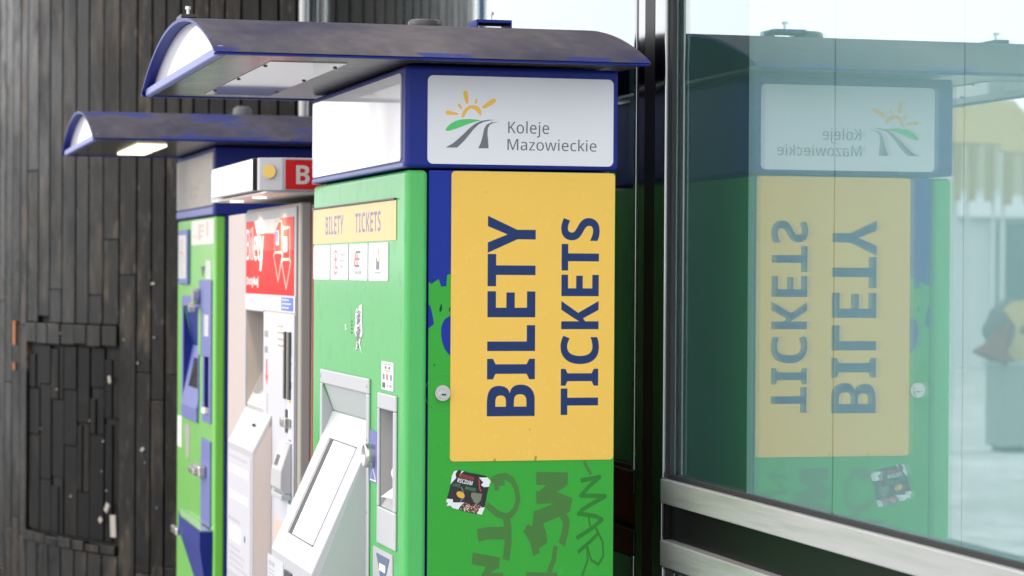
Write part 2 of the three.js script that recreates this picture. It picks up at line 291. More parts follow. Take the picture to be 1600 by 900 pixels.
  for (let k = 0; k < 14; k++) scrap(rr(60, 250), rr(500, 840), rr(0.003, 0.006), rr(0.003, 0.009), rnd() * 3, k % 3 ? scrapMat : mat(0.16, 0.24, 0.3));
  // bright conduit in the inner corner between wall and glass
  single('conduit', cyl(0.012, 3.2, 16).translate(1.585, 1.6, -9.14), mat(0.55, 0.54, 0.53, { roughness: 0.4 }), 'pale upright pipe in the corner of slate wall and glass', 'pipe', [1.585, 0, -9.14]);
}

// ---------------------------------------------------------------- shared print helpers
const txt = (g, s, x, y, w, h, color, font = 'bold', align = 'left') => { // text stretched into a box whose baseline is at y, cap height h, width w
  g.save(); g.font = `${font} 200px sans-serif`; g.textAlign = 'left'; g.textBaseline = 'alphabetic'; g.fillStyle = color;
  const m = g.measureText(s), ex = g.measureText('E'); const bw = m.actualBoundingBoxRight + m.actualBoundingBoxLeft, cap = ex.actualBoundingBoxAscent;
  g.translate(x, y); g.scale(w / bw, h / cap); g.fillText(s, m.actualBoundingBoxLeft, 0); g.restore();
};
const poly = (g, pts, close = true) => { g.beginPath(); pts.forEach(([x, y], i) => i ? g.lineTo(x, y) : g.moveTo(x, y)); if (close) g.closePath(); };
const lines = (g, x, y, w, n, dy, color, th) => { g.fillStyle = color; for (let i = 0; i < n; i++) { let q = x; const end = x + w * rr(0.6, 1); while (q < end) { const l = rr(0.05, 0.14) * w; g.fillRect(q, y + i * dy, Math.min(l, end - q), th); q += l + 0.03 * w; } } };
// rail company mark: sun, hill and track, drawn in the pixel frame of the photograph's sign (5.333 px per photo px)
function railMark(g, T) {
  const F = (pts, color) => { g.fillStyle = color; poly(g, pts.map(T)); g.fill(); };
  const leaf = (x0, y0, x1, y1, w0, w1, color) => { const n = 14, dx = x1 - x0, dy = y1 - y0, L = Math.hypot(dx, dy), a = [], b = []; for (let i = 0; i <= n; i++) { const t = i / n, w = (w0 + (w1 - w0) * t) * Math.sqrt(Math.max(0, 1 - Math.pow(2 * t - 1, 4))); a.push([x0 + dx * t - dy / L * w, y0 + dy * t + dx / L * w]); b.unshift([x0 + dx * t + dy / L * w, y0 + dy * t - dx / L * w]); } F([...a, ...b], color); };
  const Y = '#e2b04c';
  leaf(134, 350, 244, 366, 22, 8, Y); leaf(242, 280, 270, 324, 13, 8, Y); leaf(298, 170, 316, 282, 22, 12, Y); leaf(396, 234, 384, 280, 5, 12, Y); leaf(556, 244, 440, 316, 22, 16, Y);
  F([[266, 390], [276, 350], [300, 315], [335, 294], [375, 291], [408, 302], [428, 328], [438, 366], [432, 378], [418, 372], [398, 346], [376, 326], [350, 318], [326, 330], [308, 356], [290, 390], [276, 394]], Y);
  F([[134, 492], [150, 470], [180, 442], [222, 420], [270, 409], [330, 406], [390, 410], [432, 418], [380, 430], [330, 446], [280, 466], [220, 488], [160, 506], [140, 504]], '#56b96b');
  F([[136, 644], [200, 606], [270, 545], [330, 486], [380, 446], [430, 422], [490, 412], [548, 414], [500, 420], [450, 432], [410, 452], [370, 490], [330, 540], [290, 588], [232, 644]], '#666a72');
  F([[408, 650], [430, 600], [446, 540], [456, 490], [476, 454], [516, 434], [590, 427], [540, 437], [506, 452], [488, 480], [484, 530], [490, 590], [494, 650]], '#666a72');
}
function markSheet(g, w, h, x, y, s) { railMark(g, ([a, b]) => [x + (a - 134) * s, y + (b - 170) * s]); }

// roof sheets: blue paint under street dust; near roof paler behind, bounced light painted in
function dustLightTex(k, patchy) {
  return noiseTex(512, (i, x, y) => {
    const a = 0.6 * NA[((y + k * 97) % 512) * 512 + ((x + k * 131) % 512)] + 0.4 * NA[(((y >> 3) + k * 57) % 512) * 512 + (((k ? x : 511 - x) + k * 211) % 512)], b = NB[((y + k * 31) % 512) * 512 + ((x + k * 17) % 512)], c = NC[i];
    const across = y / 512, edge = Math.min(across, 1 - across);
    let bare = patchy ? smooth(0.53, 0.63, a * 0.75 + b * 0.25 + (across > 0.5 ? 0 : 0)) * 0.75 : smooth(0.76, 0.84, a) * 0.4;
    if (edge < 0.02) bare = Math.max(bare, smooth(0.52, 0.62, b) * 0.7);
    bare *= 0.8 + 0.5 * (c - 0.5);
    const d = 1 + 0.1 * (b - 0.5) + 0.16 * (c - 0.5), thick = clamp(smooth(0.25, 0.75, a + (patchy ? -0.06 : 0)) * 0.8 + 0.12 * (c - 0.5));  // thicker brown dust patches over a thin grey film, also painting in bounced light
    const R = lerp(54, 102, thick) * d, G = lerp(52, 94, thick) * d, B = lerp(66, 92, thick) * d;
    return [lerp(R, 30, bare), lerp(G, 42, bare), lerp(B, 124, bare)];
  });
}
const DUST_LIGHT = [dustLightTex(0, false), dustLightTex(3, true)].map((map) => new THREE.MeshPhysicalMaterial({ map, roughness: 0.85, specularIntensity: 0.12, bumpMap: grain, bumpScale: 0.0003 }));

function barrelRoof(t, x0, x1, zn, zf, yb, h, dust, lit) {
  const zc = (zn + zf) / 2, hw = (zn - zf) / 2, n = 40, arc = (hw_, h_, y_) => { const a = []; for (let i = 0; i <= n; i++) { const s = -1 + 2 * i / n; a.push([s * hw_, y_ + h_ * Math.pow(1 - Math.pow(Math.abs(s), 2.0), 0.93)]); } return a; };
  const outer = arc(hw, h, yb), inner = arc(hw - 0.009, h - 0.007, yb);
  const shape = new THREE.Shape([...outer, ...inner.reverse()].map(([a, b]) => new THREE.Vector2(a, b)));
  let g = new THREE.ExtrudeGeometry(shape, { depth: x1 - x0, bevelEnabled: false }).rotateY(Math.PI / 2).translate(x0, 0, zc);
  g = toCreasedNormals(g, 0.6); boxUV(g, 0, 2);
  const p = g.attributes.position, nn = g.attributes.normal, ci = [[], []], idx = [];
  for (let i = 0; i < p.count; i += 3) { const up = (nn.getY(i) + nn.getY(i + 1) + nn.getY(i + 2)) / 3; ci[up > 0.15 ? 0 : 1].push(i, i + 1, i + 2); }
  g.setIndex([...ci[0], ...ci[1]]); g.clearGroups(); g.addGroup(0, ci[0].length, 0); g.addGroup(ci[0].length, ci[1].length, 1);
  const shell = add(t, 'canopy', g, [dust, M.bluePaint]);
  // rolled edges along both sides
  for (const z of [zn - 0.012, zf + 0.012]) add(shell, 'edge_fold', rbox(x0 + 0.001, x1 - 0.001, yb - 0.005, yb - 0.0005, z - 0.011, z + 0.009, 0.002), M.bluePaint);
  // white end panel, set back behind the rim, and the bar under it
  const ep = arc(hw - 0.0115, h - 0.0095, yb + 0.001).map(([a, b]) => [zc - a, b]);
  add(shell, 'end_panel', prismX(ep, x0 + 0.024, x0 + 0.028), M.whiteGloss);
  add(shell, 'end_bar', rbox(x0 + 0.008, x0 + 0.0235, yb - 0.006, yb + 0.014, zf + 0.028, zn - 0.028, 0.005), M.paleBlue);
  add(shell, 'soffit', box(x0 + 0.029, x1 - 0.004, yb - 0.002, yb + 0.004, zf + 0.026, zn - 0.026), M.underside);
  return shell;
}

// ---------------------------------------------------------------- the tall green ticket machine in front
{
  const XF = 1.0462, ZN = -4.85, ZF = -5.87, XB = 1.476;
  const t = thing('ticket_machine', 'green and blue ticket machine with yellow side panel reading BILETY TICKETS', 'ticket machine', [1.26, 0, -5.36], 'ticket machines in a row along the glass front');
  const cabinet = add(t, 'cabinet', rbox(1.0935, XB, 0.02, 1.8, ZF + 0.004, ZN - 0.004, 0.005), M.bluePaint);
  add(t, 'plinth', rbox(1.1, 1.46, 0, 0.019, -5.84, -4.88, 0.004), M.black);
  const cz0 = -5.18, cz1 = -5.74, wz0 = cz0 - 0.0225, wz1 = cz1 + 0.0225, A = [1.0346, 1.2117], B = [0.9265, 0.971], CR = [1.0665, 1.2827];   // console: frame ends, slope from the crease CR through A down to B
  const q0 = -4.909, q1 = -5.086, s0 = 1.047, s1 = 1.354;
  const door = add(t, 'front_door', cut(rbox(XF, 1.0915, 0.06, 1.7995, ZF, ZN, 0.011, 4), prismZ([[1.03, 1.349], [1.0478, 1.3455], [CR[0] + 0.004, CR[1]], [1.03, 1.19]], wz1, wz0), box(1.03, 1.084, s0 + 0.075, s1 - 0.032, q1 + 0.012, q0 - 0.022)), M.greenPaint);
  // printed side skin: green film, torn away at the top where blue paint shows, and felt-pen tags
  const sx0 = 1.0945, sx1 = 1.4745, sy0 = 0.7, sy1 = 1.799;
  const skin = canvas(1024, 2048, (g, w, h) => {
    const T = (u, v) => { const p = onZ(u, v, ZN); return [(p.x - sx0) / (sx1 - sx0) * w, (sy1 - p.y) / (sy1 - sy0) * h]; };
    g.fillStyle = '#389838'; g.fillRect(0, 0, w, h);
    speck(g, w, h, 500, '#2c7d30', 0.05, 0.25, 1, 4); speck(g, w, h, 260, '#55b04e', 0.05, 0.2, 2, 12); speck(g, w, h, 90, '#173f18', 0.2, 0.7, 0.8, 2.4);
    const Z8 = (x, y) => T(640 + x / 3.214, 400 + y / 3.214), blue = '#1d3089';
    g.fillStyle = blue;
    poly(g, [[90, -500], [300, -500], [300, 90], [207, 90], [190, 95], [188, 120], [186, 152], [160, 154], [154, 135], [148, 116], [128, 128], [112, 141], [97, 130], [90, 130]].map(([a, b]) => Z8(a, b))); g.fill();
    poly(g, [[92, 238], [104, 250], [110, 268], [118, 305], [124, 340], [114, 350], [100, 362], [92, 360]].map(([a, b]) => Z8(a, b))); g.fill();
    poly(g, [[215, 296], [196, 306], [180, 316], [168, 336], [160, 362], [160, 400], [166, 436], [178, 468], [194, 490], [215, 505]].map(([a, b]) => Z8(a, b))); g.fill();
    for (const [x, y, r] of [[158, 265, 7], [126, 548, 3], [204, 268, 5], [160, 250, 4], [122, 118, 4]]) { const [a, b] = Z8(x, y); g.fillStyle = '#173a2c'; g.beginPath(); g.ellipse(a, b, r, r * 1.7, 0.3, 0, 7); g.fill(); }
    // felt-pen tags
    const K = (x, y) => T(680 + x / 4.5, 700 + y / 4.5), pen = (pts, wd, col, al = 0.95) => { g.strokeStyle = col; g.globalAlpha = al; g.lineWidth = wd / 4.5 * 3.22; g.lineJoin = 'round'; g.lineCap = 'butt'; poly(g, pts.map(([a, b]) => K(a, b)), false); g.stroke(); g.globalAlpha = 1; };
    const O = '#46703a';
    pen([[435, 300], [432, 240], [410, 225], [450, 205], [500, 200], [545, 230], [575, 290], [585, 360], [570, 425], [535, 470], [500, 485], [440, 465], [365, 400]], 36, O); pen([[425, 235], [490, 230]], 52, O);
    pen([[500, 480], [515, 560], [515, 660], [500, 790]], 54, O); pen([[300, 618], [370, 600], [500, 600]], 66, O);
    pen([[262, 775], [330, 790], [455, 812]], 62, O); pen([[440, 810], [380, 850], [340, 930]], 50, O); pen([[330, 920], [480, 920]], 60, O);
    pen([[712, 215], [935, 218]], 68, O); pen([[910, 235], [780, 310], [735, 355]], 62, O); pen([[712, 350], [830, 345], [960, 395]], 66, O); pen([[940, 400], [830, 450], [700, 500]], 78, O); pen([[730, 470], [725, 570], [730, 640]], 86, O);
    pen([[640, 560], [690, 640], [715, 750]], 56, O); pen([[640, 575], [760, 590], [770, 650], [720, 680]], 46, O); pen([[890, 450], [925, 520], [915, 600], [890, 680]], 52, O); pen([[850, 690], [835, 790], [800, 880]], 36, O); pen([[640, 895], [860, 898]], 30, O);
    const D = '#2f6f2d';
    pen([[1048, 95], [1070, 140], [1100, 185]], 20, O, 0.9); pen([[1025, 230], [1160, 205], [1090, 265], [1025, 335], [1200, 340], [1110, 390], [1020, 445]], 24, D, 0.9); pen([[1000, 460], [1130, 480], [1175, 505], [1100, 570], [995, 635]], 24, D, 0.9); pen([[1080, 480], [1095, 570]], 14, D, 0.9);
    pen([[1005, 735], [1090, 660], [1150, 600]], 22, D, 0.9); pen([[1130, 560], [1180, 660], [1185, 760], [1150, 820], [1100, 790], [1070, 690]], 16, D, 0.9); pen([[1070, 690], [1075, 790], [1035, 900], [1000, 980]], 16, D, 0.9);
  });
  add(cabinet, 'side_skin', sideSheet(ZN - 0.0038, sx0, sx1, sy0, sy1, 0.002, 0.0012), new THREE.MeshPhysicalMaterial({ map: skin, roughness: 0.55, specularIntensity: 0.3 }));
  // yellow panel
  const y0 = 1.2279, y1 = 1.7985, px0 = 1.1388, px1 = 1.4735;
  const yel = canvas(1180, 2011, (g, w, h) => {
    const T = (u, v) => { const p = onZ(u, v, ZN); return [(p.x - px0) / (px1 - px0) * w, (y1 - p.y) / (y1 - y0) * h]; };
    g.fillStyle = '#e0b454'; g.fillRect(0, 0, w, h);
    speck(g, w, h, 700, '#d8a848', 0.05, 0.3, 1, 5); speck(g, w, h, 300, '#eec064', 0.05, 0.25, 4, 22); speck(g, w, h, 120, '#7a5a28', 0.05, 0.3, 0.8, 2);
    for (let i = 0; i < 60; i++) { g.globalAlpha = rr(0.06, 0.25); g.strokeStyle = rnd() < 0.6 ? '#b98f3c' : '#f4d694'; g.lineWidth = rr(0.8, 2.4); const x = rnd() * w, y = rnd() * h; g.beginPath(); g.moveTo(x, y); g.lineTo(x + rr(-30, 30), y + rr(-90, 90)); g.stroke(); } g.globalAlpha = 1;
    for (let i = 0; i < 420; i++) { const e = (rnd() * 4) | 0, d = Math.pow(rnd(), 2) * 70, q = rnd(); g.globalAlpha = rr(0.05, 0.3); g.fillStyle = '#8a6a30'; g.beginPath(); g.ellipse(e < 2 ? q * w : e === 2 ? d : w - d, e === 0 ? d : e === 1 ? h - d : q * h, rr(0.8, 3), rr(0.8, 4), 0, 0, 7); g.fill(); } g.globalAlpha = 1;
    const word = (s, ub, ut, vt, vb) => { const a = T(ub, vb), b = T(ut, vt); g.save(); g.translate(a[0], a[1]); g.rotate(-Math.PI / 2); txt(g, s, 0, 0, a[1] - b[1], a[0] - b[0], '#21325f'); g.restore(); };
    word('BILETY', 835.5, 762.5, 337, 650); word('TICKETS', 934.5, 878, 340, 648);
    for (const [u, v, r] of [[828, 671, 4], [773, 720, 9], [837, 716, 9], [760, 300, 3]]) { const [a, b] = T(u, v); g.globalAlpha = 0.5; g.fillStyle = '#6d5426'; g.beginPath(); g.ellipse(a, b, r, r * 2, 0.2, 0, 7); g.fill(); g.globalAlpha = 1; }
  });
  add(cabinet, 'lettered_panel', sideSheet(ZN - 0.0024, px0, px1, y0, y1, 0.008, 0.0012), new THREE.MeshPhysicalMaterial({ map: yel, roughness: 0.5, specularIntensity: 0.35 }));
  add(cabinet, 'back_skin', box(XB + 0.0002, XB + 0.0015, 0.7, 1.798, ZF + 0.012, ZN - 0.012), mat(0.04, 0.314, 0.04, { roughness: 0.55 }));
  // lock
  const lk = onZ(691, 614, ZN);
  const lock = add(cabinet, 'lock', cyl(0.0155, 0.008, 40).rotateX(Math.PI / 2).translate(lk.x, lk.y, ZN + 0.001), M.steel);
  add(lock, 'barrel', cyl(0.0075, 0.004, 32).rotateX(Math.PI / 2).translate(lk.x + 0.001, lk.y - 0.003, ZN + 0.0065), M.steel);
  add(lock, 'keyhole', rbox(lk.x - 0.003, lk.x + 0.006, lk.y - 0.0045, lk.y - 0.0015, ZN + 0.008, ZN + 0.0095, 0.0005, 1), M.black);
  add(lock, 'rosette', new THREE.TorusGeometry(0.0345, 0.0005, 6, 60).translate(lk.x, lk.y, ZN - 0.0026), mat(0.05, 0.27, 0.05));
  // torn gig sticker
  {
    const a = onZ(732, 769, ZN), W = 0.079, H = 0.077;
    const art = canvas(512, 512, (g, w, h) => {
      g.fillStyle = '#17161c'; g.fillRect(0, 0, w, h);
      for (let i = 0; i < 500; i++) { g.fillStyle = ['#3a241a', '#5a3524', '#262a33', '#20303a'][(rnd() * 4) | 0]; g.globalAlpha = 0.7; g.fillRect(rr(0, 512), rr(190, 512), rr(4, 18), rr(3, 12)); } g.globalAlpha = 1;
      txt(g, 'MOSKWA', 90, 92, 200, 46, '#b3352c'); txt(g, 'RSCZUM', 84, 160, 200, 54, '#dcdcdc'); txt(g, 'LUCZ', 40, 218, 96, 36, '#3f8f52'); txt(g, 'MUSIC', 210, 226, 140, 36, '#3f8f52');
      g.strokeStyle = '#54727c'; g.lineWidth = 16; poly(g, [[150, 210], [190, 270], [215, 340], [180, 400]], false); g.stroke();
      g.fillStyle = '#d3a032'; g.beginPath(); g.ellipse(165, 312, 58, 40, 0.35, 0, 7); g.fill();
      g.strokeStyle = '#b3352c'; g.lineWidth = 14; poly(g, [[356, 60], [392, 180], [420, 210]], false); g.stroke();
      g.fillStyle = '#6d7460'; poly(g, [[300, 250], [440, 240], [440, 330], [400, 390], [360, 370], [300, 300]]); g.fill();
      for (let i = 0; i < 160; i++) { g.fillStyle = ['#d9a394', '#b54a36', '#e6cfc2', '#6d3422'][(rnd() * 4) | 0]; g.globalAlpha = 0.85; g.fillRect(rr(200, 460), rr(390, 500), rr(4, 20), rr(4, 16)); } g.globalAlpha = 1;
      g.fillStyle = '#d6d7da'; for (const q of [[[0, 0], [60, 0], [40, 60], [60, 110], [14, 190], [0, 240]], [[512, 0], [400, 30], [350, 40], [420, 90], [400, 130], [440, 150], [512, 130]], [[0, 512], [0, 400], [80, 390], [90, 430], [230, 400], [190, 470], [180, 512]], [[512, 512], [430, 512], [450, 430], [512, 400]], [[110, 0], [140, 0], [110, 40], [100, 70]]]) { poly(g, q); g.fill(); }
    });
    const o = [[-0.5, 0.32], [-0.47, 0.44], [-0.36, 0.5], [-0.1, 0.49], [0.1, 0.5], [0.35, 0.5], [0.44, 0.44], [0.5, 0.4], [0.48, 0.1], [0.5, -0.3], [0.47, -0.49], [0.1, -0.5], [-0.3, -0.48], [-0.37, -0.43], [-0.46, -0.46], [-0.44, -0.38], [-0.5, -0.36], [-0.48, 0]].map(([x, y]) => new THREE.Vector2(x * W, y * H));
    const g = boxUV(new THREE.ExtrudeGeometry(new THREE.Shape(o), { depth: 0.0008, bevelEnabled: false }), 0, 1).rotateZ(-0.225).translate(a.x, a.y, ZN - 0.0024);
    add(cabinet, 'torn_sticker', g, new THREE.MeshStandardMaterial({ map: art, roughness: 0.5 }), 'torn dark sticker with red, white and green lettering');
  }
  // header with the company sign
  const head = add(t, 'header', rbox(1.045, 1.4795, 1.8035, 2.004, ZF - 0.003, ZN + 0.003, 0.009, 4), M.bluePaint);
  const g0 = onZ(668, 117, ZN), g1 = onZ(957, 261, ZN), sgx0 = 1.0888, sgx1 = 1.4677, sgy0 = 1.8118, sgy1 = 1.9848;
  const sign = canvas(2048, 935, (g, w, h) => {
    const T = (u, v) => { const p = onZ(u, v, ZN); return [(p.x - sgx0) / (sgx1 - sgx0) * w, (sgy1 - p.y) / (sgy1 - sgy0) * h]; }, K = ([x, y]) => T(670 + x / 5.333, 110 + y / 5.333);
    g.fillStyle = '#d3d1d6'; g.fillRect(0, 0, w, h); speck(g, w, h, 500, '#c6c3c8', 0.05, 0.3, 1, 6); speck(g, w, h, 60, '#77757a', 0.2, 0.6, 0.8, 2.2);
    railMark(g, K);
    const lay = (s, x0, x1, yb, cap) => { const a = K([x0, yb]), b = K([x1, yb]), c = K([x0, yb - cap]); txt(g, s, a[0], a[1], b[0] - a[0], a[1] - c[1], '#625e66', ''); };
    lay('Koleje', 656, 998, 524, 96); lay('Mazowieckie', 650, 1392, 664, 92);
  });
  add(head, 'company_sign', sideSheet(ZN + 0.0025, sgx0, sgx1, sgy0, sgy1, 0.011, 0.002), new THREE.MeshPhysicalMaterial({ map: sign, roughness: 0.45, specularIntensity: 0.5 }));
  const fsign = canvas(1024, 200, (g, w, h) => { g.fillStyle = '#d4d2d4'; g.fillRect(0, 0, w, h); speck(g, w, h, 160, '#a9a5a3', 0.1, 0.5, 0.8, 2.6); for (let i = 0; i < 26; i++) { g.globalAlpha = rr(0.06, 0.2); g.fillStyle = '#a39c97'; g.fillRect(rnd() * w, rr(0, 60), rr(2, 9), rr(30, 130)); } g.globalAlpha = 1; g.globalAlpha = 0.35; markSheet(g, w, h, 70, 70, 0.2); g.globalAlpha = 1; });
  add(head, 'front_fascia', frontSheet(XF - 0.0005, 1.818, 1.9905, -4.886, -5.868, 0.008, 0.003), new THREE.MeshPhysicalMaterial({ map: fsign, roughness: 0.3, clearcoat: 1, clearcoatRoughness: 0.04 }));
  add(head, 'drip_rail', rbox(XF - 0.004, XF + 0.02, 1.8045, 1.815, ZF - 0.001, ZN - 0.012, 0.003), M.paleBlue);
  // canopy
  const roof = barrelRoof(t, 0.655, 1.512, -4.737, -5.983, 2.0105, 0.113, DUST_LIGHT[0]);
  add(roof, 'lamp_cover', box(0.787, 0.939, 2.0068, 2.0083, -5.85, -4.9), M.opal);
  for (const z of [-5.0, -5.36, -5.72]) for (const x of [0.793, 0.933]) add(roof, 'screw', cyl(0.004, 0.003, 12).translate(x, 2.006, z), M.darkPlastic);
  const capAt = onZ(668, 40, -5.3);
  add(roof, 'vent_cap', new THREE.LatheGeometry([[0, 0.018], [0.03, 0.018], [0.036, 0.014], [0.0375, 0.006], [0.037, -0.01], [0.03, -0.02]].map(([a, b]) => new THREE.Vector2(a, b)), 40).translate(1.188, 2.122, -5.32), M.darkPlastic);
  const bracket = (x0, x1, y, zc, m, leg) => {
    const b = add(roof, 'bracket', mergeGeometries([box(x0, x1, y, y + 0.006, zc - 0.05, zc + 0.03), box(x0, x0 + 0.003, y - leg, y, zc - 0.05, zc + 0.03), box(x1 - 0.003, x1, y - leg, y, zc - 0.05, zc + 0.03)]), m);
    const xm = (x0 + x1) / 2;
    add(b, 'bolt', mergeGeometries([cyl(0.0032, 0.016, 12).translate(xm, y + 0.012, zc), cyl(0.0065, 0.006, 6).translate(xm, y + 0.022, zc)]), M.steel);
  };
  bracket(1.258, 1.334, 2.121, -5.17, M.bluePaint, 0.04); bracket(0.672, 0.708, 2.136, -5.40, M.darkPlastic, 0.014);
  // front: banner, company labels, stickers
  const bt = canvas(2048, 178, (g, w, h) => { g.fillStyle = '#dcae52'; g.fillRect(0, 0, w, h); speck(g, w, h, 200, '#caa045', 0.05, 0.3, 1, 4); txt(g, 'BILETY', 350, 134, 480, 92, '#3b4470'); txt(g, 'TICKETS', 1120, 134, 600, 92, '#3b4470'); });
  const printMat = (map, r = 0.4) => new THREE.MeshPhysicalMaterial({ map, roughness: r, clearcoat: 0.3, clearcoatRoughness: 0.15 });
  add(door, 'banner', frontSheet(XF - 0.0004, 1.663, 1.7425, -4.931, -5.862, 0.001, 0.0012), printMat(bt));
  add(door, 'banner_lip', box(XF - 0.006, XF - 0.0003, 1.7432, 1.7465, -5.864, -4.931), M.darkPlastic);
  const zs = [-5.0, -5.21, -5.425, -5.643, -5.862];
  for (let k = 0; k < 4; k++) {
    const tex = canvas(512, 196, (g, w, h) => {
      g.fillStyle = '#d8d7d9'; g.fillRect(0, 0, w, h);
      if (k === 3) { markSheet(g, w, h, 60, 50, 0.22); lines(g, 230, 110, 190, 2, 26, '#a7a5aa', 9); }
      if (k === 2) { g.strokeStyle = '#c2402f'; g.lineWidth = 13; g.beginPath(); g.ellipse(155, 98, 70, 62, 0, 0, 7); g.stroke(); g.fillStyle = '#c2402f'; g.fillRect(140, 52, 24, 78); g.fillRect(115, 74, 76, 17); g.fillRect(140, 118, 54, 18); lines(g, 270, 52, 160, 3, 32, '#8b8992', 11); }
      if (k === 1) { g.fillStyle = '#c8452f'; poly(g, [[130, 120], [180, 45], [215, 45], [175, 120]]); g.fill(); g.fillStyle = '#3a3a40'; g.fillRect(195, 38, 130, 14); g.fillRect(180, 76, 120, 12); g.fillRect(165, 112, 130, 14); g.fillStyle = '#c8452f'; g.fillRect(215, 56, 34, 60); lines(g, 170, 146, 200, 1, 20, '#77757c', 16); }
      if (k === 0) { g.fillStyle = '#cf4a30'; poly(g, [[246, 75], [262, 30], [284, 30], [266, 78]]); g.fill(); g.fillStyle = '#e0b23c'; g.beginPath(); g.ellipse(290, 88, 28, 12, 0, 0, 7); g.fill(); g.fillStyle = '#39383d'; g.fillRect(206, 96, 86, 42); g.fillRect(206, 78, 30, 24); lines(g, 165, 150, 180, 1, 20, '#77757c', 9); }
    });
    add(door, 'company_label', frontSheet(XF - 0.0004, 1.581, 1.6592, zs[k] - 0.006, zs[k + 1] + 0.004, 0.006, 0.0012), printMat(tex));
  }
  { // torn scribbled sticker
    const w = 0.14, h = 0.105, tex = canvas(256, 256, (g) => { g.fillStyle = '#dcdcda'; g.fillRect(0, 0, 256, 256); g.strokeStyle = '#3a3a3c'; g.lineWidth = 7; g.beginPath(); for (let i = 0; i < 90; i++) g.lineTo(rr(70, 200), 40 + i * 1.9 + rr(-22, 22)); g.stroke(); });
    const o = [[-0.2, 0.3], [-0.1, 0.42], [0.02, 0.38], [0.12, 0.48], [0.32, 0.5], [0.3, 0.2], [0.36, -0.1], [0.2, -0.22], [0.16, -0.3], [0.34, -0.5], [0.1, -0.34], [-0.18, -0.46], [-0.06, -0.2], [-0.3, -0.05], [-0.18, 0.1]].map(([x, y]) => new THREE.Vector2(x * w, y * h));
    add(door, 'torn_sticker', boxUV(new THREE.ExtrudeGeometry(new THREE.Shape(o), { depth: 0.001, bevelEnabled: false }), 0, 1).rotateY(-Math.PI / 2).translate(XF - 0.0004, 1.478, -5.318), printMat(tex), 'torn white sticker with black scribble');
    for (const [y, z] of [[1.481, -5.46], [1.476, -5.455]]) add(door, 'paint_chip', new THREE.BoxGeometry(0.001, 0.008, 0.012).translate(XF - 0.0006, y, z), M.paper);
    for (let k = 0; k < 4; k++) add(door, 'paint_chip', new THREE.BoxGeometry(0.001, 0.004, 0.008).translate(XF - 0.0006, 1.492 - k * 0.008, -5.39), mat(0.04, 0.16, 0.05));
  }
  const st = canvas(128, 256, (g) => { g.fillStyle = '#dcdcdc'; g.fillRect(0, 0, 128, 256); g.fillStyle = '#3a3a40'; g.fillRect(34, 20, 26, 8); g.fillRect(72, 20, 26, 8); g.fillRect(36, 42, 20, 24); g.fillRect(76, 42, 20, 24); g.fillStyle = '#d9993a'; g.fillRect(30, 76, 70, 12); g.fillStyle = '#5c6470'; g.fillRect(14, 112, 22, 52); g.fillStyle = '#c84a34'; g.fillRect(52, 112, 22, 52); g.fillStyle = '#4d7aa8'; g.fillRect(92, 112, 22, 52); g.fillStyle = '#333'; g.fillRect(10, 190, 34, 48); g.fillRect(60, 205, 10, 18); g.fillStyle = '#999'; g.fillRect(84, 200, 30, 30); });
  add(door, 'card_sticker', frontSheet(XF - 0.0004, 1.361, 1.4185, -4.949, -5.066, 0.004, 0.001), printMat(st));
  // screen console: frame around a recess from which the sloping console grows
  const con = thing0(t, 'console');
  function thing0(parent, name) { const o = new THREE.Group(); o.name = name; parent.add(o); return o; }
  const fx = XF - 0.006;
  add(con, 'frame', mergeGeometries([rbox(fx, XF, 1.345, 1.377, cz1, cz0, 0.003), rbox(fx, XF, 0.6, 1.3445, cz0 - 0.022, cz0, 0.003), rbox(fx, XF, 0.6, 1.3445, cz1, cz1 + 0.022, 0.003)]), M.lightGrey);
  add(con, 'recess', mergeGeometries([prismZ([[1.0465, 1.3445], [1.0475, 1.3445], [CR[0] + 0.003, CR[1] + 0.001], [CR[0] + 0.0015, CR[1]]], wz1 + 0.0005, wz0 - 0.0005), prismZ([[fx + 0.001, 1.344], [CR[0] + 0.001, CR[1]], [fx + 0.001, 1.2]], wz1 + 0.0003, wz1 + 0.0013)]), M.coolGrey);
  const bodyPts = [[CR[0] - 0.001, CR[1] - 0.001], B, [0.927, 0.62], [XF - 0.0006, 0.6], [XF - 0.0006, 1.2], [CR[0], CR[1] - 0.006]];
  const body = add(con, 'console_body', prismZ(bodyPts, wz1 + 0.0015, wz0 - 0.0005, 0.003), M.lightGrey);
  // grey cheek on the near side
  add(con, 'cheek', prismZ([[XF - 0.002, 1.2], [A[0] - 0.004, A[1] - 0.02], [B[0] + 0.014, B[1] - 0.012], [B[0] + 0.014, 0.64], [XF - 0.002, 0.62]], wz0 - 0.001, wz0 + 0.0012), M.coolGrey);
  const dx = B[0] - A[0], dy = B[1] - A[1], L = Math.hypot(dx, dy), ny = -dx / L, nx = dy / L;   // outward normal of the slope (nx < 0, ny > 0)
  const onSlope = (geo, s, z, lift) => geo.rotateX(0).applyMatrix4(new THREE.Matrix4().makeBasis(V(0, 0, 1), V(-dx / L, -dy / L, 0), V(nx, ny, 0)).setPosition(A[0] + dx * s + nx * lift, A[1] + dy * s + ny * lift, z));
  const hit = (u, v) => { const d = ray(u, v), k = ((A[0] - EYE.x) * nx + (A[1] - EYE.y) * ny) / (d.x * nx + d.y * ny), p = EYE.clone().addScaledVector(d, k); return [(A[1] - p.y) / (A[1] - B[1]), p.z]; };
  const hc = [hit(516, 687), hit(559, 701), hit(487.5, 853), hit(452, 829)], sTop = (hc[0][0] + hc[1][0]) / 2, sBot = (hc[2][0] + hc[3][0]) / 2, sm = (sTop + sBot) / 2, sh = L * (sBot - sTop), zc = (hc[0][1] + hc[1][1] + hc[2][1] + hc[3][1]) / 4, sw2 = (hc[1][1] + hc[2][1] - hc[0][1] - hc[3][1]) / 2;
